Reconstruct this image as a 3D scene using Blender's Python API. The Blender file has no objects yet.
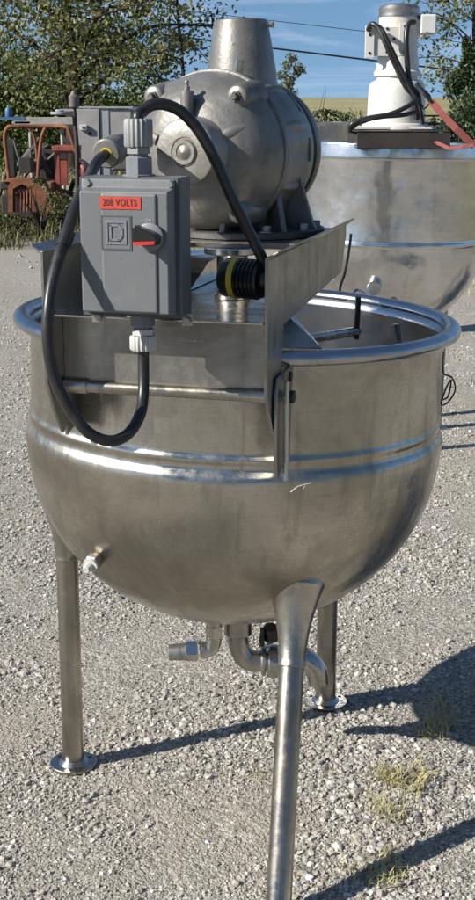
import bpy, math, random
import numpy as np
from mathutils import Matrix, Vector, noise
random.seed(7); rng = np.random.default_rng(7)
R = math.radians; PI = math.pi
sc = bpy.context.scene; col = sc.collection
# ------------------------------------------------------------------ camera
CAMY, CAMZ, PITCH, F = -2.88, 1.55, R(14.66), 1300.0
cam = bpy.data.objects.new('camera', bpy.data.cameras.new('camera')); col.objects.link(cam)
cam.location = (0, CAMY, CAMZ); cam.rotation_euler = (PI/2-PITCH, 0, 0)
cam.data.sensor_fit = 'VERTICAL'; cam.data.sensor_height = 36; cam.data.lens = 36*F/900
cam.data.clip_start = .05; cam.data.clip_end = 2000
sc.camera = cam
def P(px, py, Y):
    """world point seen at photo pixel (px,py) lying on the plane y=Y"""
    cx = (px-237.5)/F; cy = (450-py)/F
    d = Vector((cx, math.cos(PITCH)+cy*math.sin(PITCH), -math.sin(PITCH)+cy*math.cos(PITCH)))
    t = (Y-CAMY)/d.y
    return Vector((0, CAMY, CAMZ))+d*t
def smooth(a, b, v):
    t = min(1, max(0, (v-a)/(b-a))); return t*t*(3-2*t)
def gz(x, y):
    z = -.035*smooth(.05, -.9, y)
    z += .006*math.sin(x*2.1+.5)*math.cos(y*1.7) + .004*math.sin(x*5.3+y*3.1)
    if y > 3: z += .03*math.sin(x*.6+1)*math.cos(y*.4)*smooth(3, 8, y)
    z += 2.6*smooth(38, 120, y) + 10*smooth(150, 900, y)*0.6
    return z
# ------------------------------------------------------------------ node helpers
def newmat(name):
    m = bpy.data.materials.new(name); m.use_nodes = True
    nt = m.node_tree; b = nt.nodes['Principled BSDF']
    return m, nt, b
def N(nt, typ, **kw):
    n = nt.nodes.new(typ)
    for k, v in kw.items():
        if k.startswith('i_'):
            n.inputs[k[2:].replace('_', ' ')].default_value = v
        else: setattr(n, k, v)
    return n
def ramp(nt, src, stops):
    r = nt.nodes.new('ShaderNodeValToRGB')
    e = r.color_ramp.elements
    while len(e) < len(stops): e.new(.5)
    for i, (p, c) in enumerate(stops):
        e[i].position = p; e[i].color = (c, c, c, 1) if isinstance(c, (int, float)) else (*c, 1)
    nt.links.new(src, r.inputs[0]); return r.outputs[0]
def coords(nt, scale=(1, 1, 1), kind='Object'):
    tc = nt.nodes.new('ShaderNodeTexCoord'); mp = nt.nodes.new('ShaderNodeMapping')
    mp.inputs['Scale'].default_value = scale
    nt.links.new(tc.outputs[kind], mp.inputs[0]); return mp.outputs[0]
def noise_t(nt, vec, scale, detail=4, rough=.55, out=0, dist=0):
    n = nt.nodes.new('ShaderNodeTexNoise'); n.inputs['Scale'].default_value = scale
    n.inputs['Detail'].default_value = detail; n.inputs['Roughness'].default_value = rough
    n.inputs['Distortion'].default_value = dist
    nt.links.new(vec, n.inputs['Vector']); return n.outputs[out]
def mixc(nt, fac, a, b, mode='MIX'):
    m = nt.nodes.new('ShaderNodeMix'); m.data_type = 'RGBA'; m.blend_type = mode
    for s, v in ((0, fac), (6, a), (7, b)):
        if hasattr(v, 'links'): nt.links.new(v, m.inputs[s])
        else: m.inputs[s].default_value = v if s == 0 else (*v, 1)
    return m.outputs[2]
def bump(nt, h, b, strength=.3, dist=.002, prev=None):
    n = nt.nodes.new('ShaderNodeBump'); n.inputs['Strength'].default_value = strength
    n.inputs['Distance'].default_value = dist; nt.links.new(h, n.inputs['Height'])
    if prev: nt.links.new(prev, n.inputs['Normal'])
    if b: nt.links.new(n.outputs[0], b.inputs['Normal'])
    return n.outputs[0]
def mathn(nt, op, a, b=None):
    n = nt.nodes.new('ShaderNodeMath'); n.operation = op
    for i, v in enumerate((a, b)):
        if v is None: continue
        if hasattr(v, 'links'): nt.links.new(v, n.inputs[i])
        else: n.inputs[i].default_value = v
    return n.outputs[0]
# ------------------------------------------------------------------ materials
def steel(name, c1=(.56, .53, .465), c2=(.31, .285, .235), r0=.15, r1=.34, brush=1.0, wav=1.0, aniso=.35, stain=1.0, cyl_=True):
    m, nt, b = newmat(name)
    b.inputs['Metallic'].default_value = 1
    v = coords(nt); vb = coords(nt, (7, 7, 300) if cyl_ else (60, 8, 60)); vs = coords(nt, (26, 26, 1.6)); vsc = coords(nt, (2.2, 2.2, 90))
    st = noise_t(nt, v, 3.2, 8, .66, dist=.8); fine = noise_t(nt, v, 55, 6, .72); br = noise_t(nt, vb, 1.5, 4, .6)
    drip = noise_t(nt, vs, 1.0, 6, .62); scr = noise_t(nt, vsc, 3.2, 3, .6, dist=1.6)
    base = mixc(nt, ramp(nt, st, [(.40, 0), (.64, 1)]), c1, c2)
    base = mixc(nt, ramp(nt, fine, [(.58, 0), (.72, .5*stain)]), base, (.25, .23, .185))
    base = mixc(nt, ramp(nt, drip, [(.56, 0), (.72, .55*stain)]), base, (.22, .205, .165))
    base = mixc(nt, ramp(nt, br, [(.3, 0), (.75, .25)]), base, (.24, .22, .20))
    line = ramp(nt, scr, [(.655, 0), (.662, .6), (.668, .6), (.675, 0)])
    base = mixc(nt, mathn(nt, 'MULTIPLY', line, stain), base, (.80, .78, .74))
    nt.links.new(base, b.inputs['Base Color'])
    rr = mathn(nt, 'ADD', mathn(nt, 'MULTIPLY', ramp(nt, st, [(.36, 0), (.66, 1)]), r1-r0), r0)
    rr = mathn(nt, 'ADD', rr, mathn(nt, 'MULTIPLY', ramp(nt, fine, [(.45, 0), (.7, 1)]), .12*stain))
    rr = mathn(nt, 'ADD', rr, mathn(nt, 'MULTIPLY', ramp(nt, drip, [(.45, 0), (.7, 1)]), .12*stain))
    nt.links.new(rr, b.inputs['Roughness'])
    if aniso:
        b.inputs['Anisotropic'].default_value = aniso
        tan = nt.nodes.new('ShaderNodeTangent'); tan.direction_type = 'RADIAL'; tan.axis = 'Z'
        nt.links.new(tan.outputs[0], b.inputs['Tangent'])
    w = noise_t(nt, v, 4.2, 3, .45); w2 = noise_t(nt, v, 17, 2, .4)
    p = bump(nt, w, None, .55*wav, .02)
    p = bump(nt, w2, None, .25*wav, .003, p)
    p = bump(nt, fine, None, .12, .002, p)
    bump(nt, br, b, .14*brush, .0012, p)
    return m
def cast(name, c1, c2, metallic=.6, r=.42, grain=140, bs=.35):
    m, nt, b = newmat(name); v = coords(nt)
    a = noise_t(nt, v, 9, 6, .65); g = noise_t(nt, v, grain, 3, .6); w = noise_t(nt, v, 14, 3, .5)
    base = mixc(nt, ramp(nt, a, [(.38, 0), (.66, 1)]), c1, c2)
    base = mixc(nt, ramp(nt, g, [(.62, 0), (.72, .6)]), base, tuple(x*.45 for x in c2))
    nt.links.new(base, b.inputs['Base Color']); b.inputs['Metallic'].default_value = metallic
    nt.links.new(mathn(nt, 'ADD', mathn(nt, 'MULTIPLY', a, .25), r-.12), b.inputs['Roughness'])
    p = bump(nt, w, None, .35, .006); bump(nt, g, b, bs, .0015, p)
    return m
def plain(name, c, r=.5, metallic=0, var=.25, scale=20, bs=.1, spec=.5, dirt=None):
    m, nt, b = newmat(name); v = coords(nt)
    a = noise_t(nt, v, scale, 5, .6)
    base = mixc(nt, ramp(nt, a, [(.35, 0), (.68, 1)]), c, tuple(x*(1-var) for x in c))
    if dirt:
        d = noise_t(nt, v, scale*.35, 8, .72)
        base = mixc(nt, ramp(nt, d, [(.52, 0), (.66, .8)]), base, dirt)
        s = noise_t(nt, v, scale*9, 2, .5)
        base = mixc(nt, ramp(nt, s, [(.70, 0), (.74, .7)]), base, tuple(x*.3 for x in dirt))
    nt.links.new(base, b.inputs['Base Color']); b.inputs['Metallic'].default_value = metallic
    b.inputs['Specular IOR Level'].default_value = spec
    nt.links.new(mathn(nt, 'ADD', mathn(nt, 'MULTIPLY', a, .2), r-.1), b.inputs['Roughness'])
    bump(nt, a, b, bs, .002)
    return m
def leafy(name, cols, trans=.25, rough=.5):
    m, nt, b = newmat(name)
    g = nt.nodes.new('ShaderNodeNewGeometry')
    base = ramp(nt, g.outputs['Random Per Island'], [(i/(len(cols)-1), c) for i, c in enumerate(cols)])
    nt.links.new(base, b.inputs['Base Color']); b.inputs['Roughness'].default_value = rough
    t = nt.nodes.new('ShaderNodeBsdfTranslucent'); nt.links.new(base, t.inputs[0])
    mx = nt.nodes.new('ShaderNodeMixShader'); mx.inputs[0].default_value = trans
    nt.links.new(b.outputs[0], mx.inputs[1]); nt.links.new(t.outputs[0], mx.inputs[2])
    nt.links.new(mx.outputs[0], nt.nodes['Material Output'].inputs[0])
    return m
M = {}
M['steel'] = steel('stained_stainless')
M['steel_rim'] = steel('rim_stainless', c1=(.50, .52, .56), c2=(.33, .335, .35), r0=.14, r1=.30, brush=.3, aniso=0, stain=.4)
M['steel_plate'] = steel('plate_stainless', c1=(.34, .33, .31), c2=(.20, .185, .165), r0=.28, r1=.44, brush=.5, wav=.5, aniso=0, cyl_=False)
M['steel_deck'] = steel('deck_stainless', c1=(.56, .54, .48), c2=(.36, .32, .25), r0=.10, r1=.24, brush=.2, wav=.6, aniso=0, cyl_=False)
M['steel_leg'] = steel('leg_stainless', c1=(.46, .43, .38), c2=(.25, .225, .185), r0=.20, r1=.34, brush=.6, wav=.3, aniso=0)
M['steel_clean'] = steel('bright_stainless', c1=(.78, .78, .775), c2=(.60, .60, .59), r0=.14, r1=.24, wav=1.3, aniso=.2, stain=.45)
M['steel_pipe'] = steel('pipe_stainless', c1=(.54, .52, .48), c2=(.32, .29, .25), r0=.14, r1=.32, brush=.2, wav=.3, aniso=0)
M['zinc'] = plain('zinc_bolt', (.42, .41, .39), .38, .9, .4, 60)
M['brass'] = plain('dull_brass', (.45, .38, .22), .4, .9, .3, 60)
M['cast'] = cast('cast_aluminium', (.235, .229, .213), (.125, .121, .11), .5, .44)
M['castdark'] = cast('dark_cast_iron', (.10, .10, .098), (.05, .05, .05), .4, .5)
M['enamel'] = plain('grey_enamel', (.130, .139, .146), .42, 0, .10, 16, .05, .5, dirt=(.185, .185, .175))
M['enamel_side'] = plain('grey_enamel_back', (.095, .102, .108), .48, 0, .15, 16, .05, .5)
M['grout'] = plain('groove_grey', (.075, .08, .09), .6)
M['pvc'] = plain('grey_pvc', (.23, .237, .24), .5, 0, .15, 40)
M['pvc_dark'] = plain('dark_grey_pvc', (.16, .17, .19), .5, 0, .15, 40)
M['rubber'] = plain('black_rubber_cable', (.018, .018, .018), .38, 0, .4, 30, .15, .5, dirt=(.05, .047, .043))
M['black'] = plain('black_plastic', (.012, .012, .012), .3, 0, .3, 40)
M['red'] = plain('red_label', (.55, .05, .025), .5, 0, .30, 90, .1, .5, dirt=(.38, .06, .04))
M['redtip'] = plain('red_plastic', (.5, .03, .02), .4)
M['yellow'] = plain('yellow_band', (.62, .48, .04), .5, 0, .2, 60)
M['ink'] = plain('black_ink', (.012, .01, .01), .6)
M['white'] = plain('white_paint', (.62, .615, .59), .42, 0, .10, 14, .05, .5, dirt=(.58, .53, .44))
M['whiteplastic'] = plain('white_plastic', (.50, .495, .47), .4)
M['rust'] = cast('orange_rust', (.23, .085, .035), (.11, .04, .022), 0, .85, 60, .6)
M['redpaint'] = cast('faded_red_paint', (.30, .065, .045), (.16, .05, .035), 0, .6, 60, .3)
M['darksteel'] = plain('dark_old_iron', (.05, .045, .042), .6, .3, .5, 20)
M['cabinet'] = plain('cabinet_grey', (.31, .305, .295), .5, .0, .2, 6, .05, .5, dirt=(.22, .22, .215))
M['cabinet_light'] = plain('cabinet_light_grey', (.30, .31, .33), .5, .0, .2, 6)
M['wood'] = plain('weathered_board', (.48, .46, .42), .8, 0, .35, 10, .3)
M['strap'] = plain('faded_red_strap', (.27, .075, .062), .75, 0, .2, 30, .3)
M['bark'] = plain('dark_bark', (.045, .036, .028), .9, 0, .45, 8, .6, .2)
M['bluep'] = plain('blue_plastic', (.06, .14, .26), .5)
M['bluecable'] = plain('blue_cable', (.02, .04, .12), .4)
M['tancrete'] = plain('pale_debris', (.36, .345, .31), .9, 0, .3, 8, .4)
M['leaf_autumn'] = leafy('autumn_leaf', [(.05, .07, .018), (.13, .16, .04), (.07, .09, .025), (.19, .20, .06), (.32, .32, .15), (.13, .09, .035)], .42, .5)
M['leaf_green'] = leafy('green_leaf', [(.045, .08, .018), (.09, .14, .028), (.14, .19, .04), (.06, .09, .022), (.22, .24, .08)], .35)
M['leaf_ever'] = leafy('evergreen_leaf', [(.02, .04, .016), (.045, .08, .028), (.08, .11, .04), (.03, .05, .02)], .2)
M['leaf_pale'] = leafy('pale_leaf', [(.16, .18, .10), (.09, .11, .06), (.22, .23, .15)], .3)
M['weed'] = leafy('weed', [(.06, .075, .02), (.13, .12, .045), (.05, .07, .018), (.20, .165, .075), (.09, .10, .03)], .25, .6)
M['dry'] = leafy('dry_grass', [(.50, .43, .22), (.34, .33, .12), (.60, .54, .34), (.42, .34, .18)], .25, .6)
M['fieldgrass'] = leafy('field_grass', [(.22, .20, .10), (.32, .28, .16), (.16, .16, .07)], .25, .6)
# stone
m, nt, b = newmat('limestone_chips'); M['stone'] = m
g = nt.nodes.new('ShaderNodeNewGeometry')
c = ramp(nt, g.outputs['Random Per Island'], [(0, (.12, .115, .10)), (.18, (.25, .236, .205)), (.4, (.38, .362, .322)), (.58, (.31, .283, .24)), (.78, (.48, .462, .42)), (.9, (.34, .335, .32)), (1, (.74, .725, .685))])
v = coords(nt); nn = noise_t(nt, v, 160, 3)
c = mixc(nt, ramp(nt, nn, [(.35, 0), (.7, .45)]), c, (.25, .23, .19))
nt.links.new(c, b.inputs['Base Color']); b.inputs['Roughness'].default_value = .85; b.inputs['Specular IOR Level'].default_value = .25
bump(nt, nn, b, .35, .002)
# ground
m, nt, b = newmat('gravel_ground'); M['ground'] = m
v = coords(nt)
def vor(scale, feat='F1', out=0, rand=1):
    n = nt.nodes.new('ShaderNodeTexVoronoi'); n.inputs['Scale'].default_value = scale; n.feature = feat
    n.inputs['Randomness'].default_value = rand; nt.links.new(v, n.inputs['Vector']); return n
v1 = vor(95); v2 = vor(210); v3 = vor(38)
sepc = nt.nodes.new('ShaderNodeSeparateColor'); nt.links.new(v1.outputs['Color'], sepc.inputs[0])
st1 = ramp(nt, sepc.outputs[0], [(0, (.15, .14, .118)), (.3, (.28, .262, .222)), (.6, (.37, .348, .30)), (.85, (.44, .42, .375)), (1, (.60, .58, .53))])
sepd = nt.nodes.new('ShaderNodeSeparateColor'); nt.links.new(v2.outputs['Color'], sepd.inputs[0])
st2 = ramp(nt, sepd.outputs[0], [(0, (.18, .167, .14)), (.5, (.31, .29, .245)), (1, (.47, .445, .39))])
big = noise_t(nt, v, 1.3, 6, .6, dist=.4)
mid = noise_t(nt, v, 9, 5, .6)
gravel = mixc(nt, ramp(nt, mid, [(.42, 0), (.6, 1)]), st1, st2)
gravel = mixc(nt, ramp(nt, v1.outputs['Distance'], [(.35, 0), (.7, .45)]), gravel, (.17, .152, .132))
gravel = mixc(nt, ramp(nt, big, [(.45, 0), (.62, .55)]), gravel, (.30, .268, .215))
geo = nt.nodes.new('ShaderNodeNewGeometry'); sx = nt.nodes.new('ShaderNodeSeparateXYZ'); nt.links.new(geo.outputs['Position'], sx.inputs[0])
yw = mathn(nt, 'ADD', sx.outputs[1], mathn(nt, 'ADD', mathn(nt, 'MULTIPLY', big, 3.5), mathn(nt, 'MULTIPLY', mathn(nt, 'MAXIMUM', mathn(nt, 'SUBTRACT', sx.outputs[0], 1.0), 0.0), 1.6)))
def maprange(src, a, c_, t0=0, t1=1):
    n = nt.nodes.new('ShaderNodeMapRange'); nt.links.new(src, n.inputs[0])
    n.inputs[1].default_value = a; n.inputs[2].default_value = c_; n.inputs[3].default_value = t0; n.inputs[4].default_value = t1
    return n.outputs[0]
soil = mixc(nt, ramp(nt, noise_t(nt, v, 3.5, 7, .7), [(.4, 0), (.6, 1)]), (.13, .105, .06), (.27, .235, .175))
fld = mixc(nt, ramp(nt, noise_t(nt, v, .25, 8, .75), [(.35, 0), (.65, 1)]), (.32, .28, .15), (.20, .19, .09))
base = mixc(nt, maprange(yw, 13.5, 15.5), gravel, soil)
base = mixc(nt, maprange(yw, 20, 28), base, fld)
nt.links.new(base, b.inputs['Base Color']); b.inputs['Roughness'].default_value = .92; b.inputs['Specular IOR Level'].default_value = .2
inv1 = mathn(nt, 'SUBTRACT', 1, v1.outputs['Distance']); inv2 = mathn(nt, 'SUBTRACT', 1, v2.outputs['Distance'])
p = bump(nt, inv1, None, .5, .006); p = bump(nt, inv2, None, .6, .004, p)
bump(nt, mid, b, .5, .02, p)
# ------------------------------------------------------------------ mesh builder
class MB:
    def __init__(s): s.v = []; s.f = []
    def add(s, vs, fs):
        o = len(s.v); s.v += [tuple(x) for x in vs]; s.f += [tuple(i+o for i in f) for f in fs]; return s
    def box(s, c, size, Mx=None):
        Mx = Mx or Matrix(); c = Vector(c); h = Vector(size)/2
        vs = [Mx @ (c+Vector((a*h.x, b_*h.y, d*h.z))) for a in (-1, 1) for b_ in (-1, 1) for d in (-1, 1)]
        return s.add(vs, [(0, 1, 3, 2), (4, 6, 7, 5), (0, 4, 5, 1), (2, 3, 7, 6), (0, 2, 6, 4), (1, 5, 7, 3)])
    def lathe(s, prof, Mx=None, n=48, closed=False, rf=None):
        Mx = Mx or Matrix(); vs = []; fs = []; k = len(prof)
        for i in range(n):
            a = 2*PI*i/n
            for j, (r, z) in enumerate(prof):
                q = r*(rf(a, z) if rf else 1)
                vs.append(Mx @ Vector((q*math.cos(a), q*math.sin(a), z)))
        for i in range(n):
            i2 = (i+1) % n
            for j in range(k if closed else k-1):
                j2 = (j+1) % k
                fs.append((i*k+j, i2*k+j, i2*k+j2, i*k+j2))
        return s.add(vs, fs)
    def cyl(s, p0, p1, r0, r1=None, n=24, bev=0):
        p0 = Vector(p0); p1 = Vector(p1); r1 = r0 if r1 is None else r1
        d = p1-p0; L = d.length; Mx = Matrix.Translation(p0) @ d.to_track_quat('Z', 'Y').to_matrix().to_4x4()
        e = .00001
        if bev: prof = [(e, 0), (r0-bev, 0), (r0, bev), (r1, L-bev), (r1-bev, L), (e, L)]
        else: prof = [(e, 0), (r0, 0), (r1, L), (e, L)]
        return s.lathe(prof, Mx, n)
    def tube(s, pts, r, n=14, sub=8, taper=None):
        pts = [Vector(p) for p in pts]
        if sub > 1 and len(pts) > 2:
            q = []; m_ = len(pts); rs = []
            for i in range(m_-1):
                p0 = pts[max(i-1, 0)]; p1 = pts[i]; p2 = pts[i+1]; p3 = pts[min(i+2, m_-1)]
                for k in range(sub):
                    t = k/sub
                    q.append(.5*((2*p1)+(p2-p0)*t+(2*p0-5*p1+4*p2-p3)*t*t+(3*p1-p0-3*p2+p3)*t**3))
            q.append(pts[-1]); pts = q
        m_ = len(pts); vs = []; fs = []
        up = None
        for i in range(m_):
            d = (pts[min(i+1, m_-1)]-pts[max(i-1, 0)]).normalized()
            if up is None:
                up = Vector((0, 0, 1)) if abs(d.z) < .9 else Vector((1, 0, 0))
            x = d.cross(up).normalized(); up = x.cross(d).normalized()
            rr = r if taper is None else r+(taper-r)*i/(m_-1)
            for k in range(n):
                a = 2*PI*k/n; vs.append(pts[i]+x*math.cos(a)*rr+up*math.sin(a)*rr)
        for i in range(m_-1):
            for k in range(n):
                fs.append((i*n+k, i*n+(k+1) % n, (i+1)*n+(k+1) % n, (i+1)*n+k))
        fs.append(tuple(range(n))[::-1]); fs.append(tuple((m_-1)*n+k for k in range(n)))
        return s.add(vs, fs)
    def prism(s, poly, Mx, th):
        """poly in local XY, thickness along local Z from 0 to th"""
        n = len(poly); vs = [Mx @ Vector((a, b_, 0)) for a, b_ in poly]+[Mx @ Vector((a, b_, th)) for a, b_ in poly]
        fs = [tuple(range(n))[::-1], tuple(range(n, 2*n))]+[(i, (i+1) % n, (i+1) % n+n, i+n) for i in range(n)]
        return s.add(vs, fs)
    def build(s, name, mat, parent=None, bevel=0, angle=35, mods=None):
        me = bpy.data.meshes.new(name); me.from_pydata(s.v, [], s.f)
        me.validate(); 
        import bmesh
        bm = bmesh.new(); bm.from_mesh(me); bmesh.ops.remove_doubles(bm, verts=bm.verts, dist=1e-5)
        bmesh.ops.recalc_face_normals(bm, faces=bm.faces)
        bm.to_mesh(me); bm.free()
        me.shade_smooth(); me.set_sharp_from_angle(angle=R(angle))
        me.materials.append(mat)
        o = bpy.data.objects.new(name, me); col.objects.link(o)
        if parent: o.parent = parent
        if bevel:
            b_ = o.modifiers.new('bevel', 'BEVEL'); b_.width = bevel; b_.segments = 3; b_.limit_method = 'ANGLE'; b_.angle_limit = R(40)
            b_.harden_normals = True
        return o
def each(name, mbs, mat, parent, **k):
    return [b_.build(name, mat, parent, **k) for b_ in mbs]
def tag(o, label=None, cat=None, group=None, kind=None):
    if label: o['label'] = label
    if cat: o['category'] = cat
    if group: o['group'] = group
    if kind: o['kind'] = kind
    return o
def empty(name, loc, rot=(0, 0, 0)):
    o = bpy.data.objects.new(name, None); col.objects.link(o); o.location = loc; o.rotation_euler = rot
    o.empty_display_size = .1; return o
def copy_tree(o, parent=None):
    c = o.copy(); col.objects.link(c)
    if parent: c.parent = parent
    for ch in [x for x in o.children]: copy_tree(ch, c)
    return c
def fastmesh(name, V, Fq, mat, smoothf=False):
    """V (n,3), Fq (m,k) numpy"""
    me = bpy.data.meshes.new(name); k = Fq.shape[1]; m_ = Fq.shape[0]
    me.vertices.add(len(V)); me.vertices.foreach_set('co', V.astype(np.float32).ravel())
    me.loops.add(m_*k); me.loops.foreach_set('vertex_index', Fq.astype(np.int32).ravel())
    me.polygons.add(m_); me.polygons.foreach_set('loop_start', np.arange(0, m_*k, k, dtype=np.int32))
    me.update(calc_edges=True); me.validate()
    me.polygons.foreach_set('use_smooth', np.full(m_, smoothf)); me.materials.append(mat)
    o = bpy.data.objects.new(name, me); col.objects.link(o); return o
# ------------------------------------------------------------------ ground
def graded(a, b_, near0, near1, step, far_ratio=1.25):
    xs = list(np.arange(near0, near1+1e-6, step)); s = step; x = near1
    while x < b_: s *= far_ratio; x += s; xs.append(min(x, b_))
    s = step; x = near0
    while x > a: s *= far_ratio; x -= s; xs.insert(0, max(x, a))
    return xs
xs = graded(-900, 900, -3, 4, .1); ys = graded(-60, 1400, -2.5, 9, .1)
V = np.array([(x, y, gz(x, y)) for y in ys for x in xs]); nx = len(xs)
Fq = np.array([(j*nx+i, j*nx+i+1, (j+1)*nx+i+1, (j+1)*nx+i) for j in range(len(ys)-1) for i in range(nx-1)])
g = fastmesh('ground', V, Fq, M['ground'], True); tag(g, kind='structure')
# gravel stones
FEET = []
ICO = []
def stones(n, yr, smin, sig, smax, name, label, ico, dens):
    pts = []
    while len(pts) < n:
        y = random.uniform(*yr); hw = .2*(y-CAMY)+.45
        if random.random() > hw/(.2*(yr[1]-CAMY)+.45): continue
        x = random.uniform(-hw-.1, hw+.1)
        d = noise.noise(Vector((x*1.9, y*1.9, 3)))+.5*noise.noise(Vector((x*6, y*6, 9)))
        if random.random() > dens+(1.9 if ico else 1.3)*d: continue
        if random.random() > (2.2/(y-CAMY))**1.5: continue
        if any((x-fx)**2+(y-fy)**2 < .057**2 for fx, fy in ((-.402, .012), (.2365, .327), (.079, -.6))): continue
        pts.append((x, y))
    pts = np.array(pts); n = len(pts)
    z = np.array([gz(a, b_) for a, b_ in pts])
    s = np.minimum(smin*np.exp(rng.exponential(sig, n)), smax)
    if ico:
        t = (1+5**.5)/2
        base = np.array([(-1, t, 0), (1, t, 0), (-1, -t, 0), (1, -t, 0), (0, -1, t), (0, 1, t), (0, -1, -t), (0, 1, -t), (t, 0, -1), (t, 0, 1), (-t, 0, -1), (-t, 0, 1)])/1.75
        f = np.array([(0, 11, 5), (0, 5, 1), (0, 1, 7), (0, 7, 10), (0, 10, 11), (1, 5, 9), (5, 11, 4), (11, 10, 2), (10, 7, 6), (7, 1, 8), (3, 9, 4), (3, 4, 2), (3, 2, 6), (3, 6, 8), (3, 8, 9), (4, 9, 5), (2, 4, 11), (6, 2, 10), (8, 6, 7), (9, 8, 1)])
    else:
        base = np.array([(a, b_, c_) for a in (-1, 1) for b_ in (-1, 1) for c_ in (-1, 1)], float)*.85
        f = np.array([(0, 1, 3, 2), (4, 6, 7, 5), (0, 4, 5, 1), (2, 3, 7, 6), (0, 2, 6, 4), (1, 5, 7, 3)])
    k = len(base)
    Vv = base[None]*(1+rng.uniform(-.38, .25, (n, k, 3)))
    Vv *= (s[:, None, None]*.5)*rng.uniform(.6, 1.2, (n, 1, 3))
    q = rng.normal(size=(n, 4)); q /= np.linalg.norm(q, axis=1)[:, None]; w, a, b_, c_ = q.T
    Rm = np.stack([1-2*(b_*b_+c_*c_), 2*(a*b_-c_*w), 2*(a*c_+b_*w), 2*(a*b_+c_*w), 1-2*(a*a+c_*c_), 2*(b_*c_-a*w), 2*(a*c_-b_*w), 2*(b_*c_+a*w), 1-2*(a*a+b_*b_)], 1).reshape(n, 3, 3)
    Vv = np.einsum('nij,nkj->nki', Rm, Vv)*np.array([1, 1, .7])
    Vv += np.stack([pts[:, 0], pts[:, 1], z+s*.10], 1)[:, None]
    Ff = (f[None]+k*np.arange(n)[:, None, None]).reshape(-1, f.shape[1])
    o = fastmesh(name, Vv.reshape(-1, 3), Ff, M['stone'], False); tag(o, label, 'gravel', kind='stuff'); return o
stones(165000, (-1.9, 6.5), .0042, .30, .012, 'gravel', 'fine crushed grey limestone gravel lying loose over the whole yard', False, .74)
stones(56000, (-1.9, 8), .0072, .36, .022, 'gravel', 'coarser rounded limestone pebbles mixed into the yard gravel', True, .45)
# ------------------------------------------------------------------ main kettle
TILT = R(1.8)
root = empty('mixing_kettle', (-1.1*math.sin(TILT), 0, 0), (0, TILT, 0))
tag(root, 'large stained stainless kettle in the foreground with grey cast motor and control box', 'mixing kettle')
RM = Matrix.Translation(root.location) @ Matrix.Rotation(TILT, 4, 'Y'); RI = RM.inverted()
def L(p): return RI @ Vector(p)
def PL(px, py, Y): return RI @ P(px, py, Y)
# bowl profile (outside then inside)
zb, zbb = .850, .412
def bowl_r(z, a=.468, n=2.06):
    t = min(1, max(0, (zb-z)/(zb-zbb))); return a*(1-t**n)**(1/n)
out = [(.0005, zbb)]+[(bowl_r(zb-(zb-zbb)*math.sin(k/26*PI/2)), zb-(zb-zbb)*math.sin(k/26*PI/2)) for k in range(25, -1, -1)]
prof = out[:-1]+[(.4695, .838), (.4700, .848), (.4690, .857), (.4665, .865), (.4630, .870), (.4612, .8735), (.4605, .878), (.4600, .884), (.4608, .887), (.4622, .890), (.4627, .894), (.4618, .898), (.4595, .902), (.4583, .906), (.4578, .912), (.4565, .99), (.456, 1.083)]
inn = [(.4525, 1.083), (.452, .90), (.445, .82)]+[(bowl_r(z, .445, 2.06), z) for z in (.80, .75, .70, .65, .6, .55, .5, .46, .435, .422)]+[(.0005, .419)]
def dent(a, z): return 1+.0009*math.sin(3*a+1)+.0006*math.sin(7*a+z*9)
bowl = MB().lathe(prof, n=160, rf=dent).build('bowl', M['steel'], root, angle=50)
MB().lathe(inn, n=120).build('bowl_lining', M['steel_clean'], bowl, angle=50)
for (x0, z0, x1, z1) in ((.112, .835, .124, .846), (.124, .846, .150, .852), (.135, .838, .14, .850)):
    q = []
    for t in (0, .5, 1):
        x_ = x0+(x1-x0)*t; z_ = z0+(z1-z0)*t; r_ = .4702 if z_ > .838 else .469; q.append((x_, -math.sqrt(r_*r_-x_*x_)-.0004, z_))
    MB().tube(q, .0011, 6, 1).build('scratch', M['whiteplastic'], bowl)
# rolled rim
rp = []
for k in range(13):
    a = PI*1.02*(k/12)-.02; rp.append((.4755+.0165*math.cos(a)*1.0, 1.100+.0165*math.sin(a)))
rp = [(.456, 1.083), (.4562, 1.088)]+[(.474+.018*math.cos(a), 1.0995+.015*math.sin(a)) for a in [R(d) for d in range(200, -161, -15)] if not (d:=0)]
ring = [(.4745+.019*math.cos(R(d)), 1.100+.0155*math.sin(R(d))) for d in range(0, 360, 18)]
rim = MB().lathe(ring, n=160, closed=True)
rim.lathe([(.4575, 1.078), (.459, 1.09), (.466, 1.098)], n=160)
rim.lathe([(.450, 1.078), (.452, 1.092), (.466, 1.10)], n=160)
rim.build('rim', M['steel_rim'], bowl, angle=60)
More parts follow.
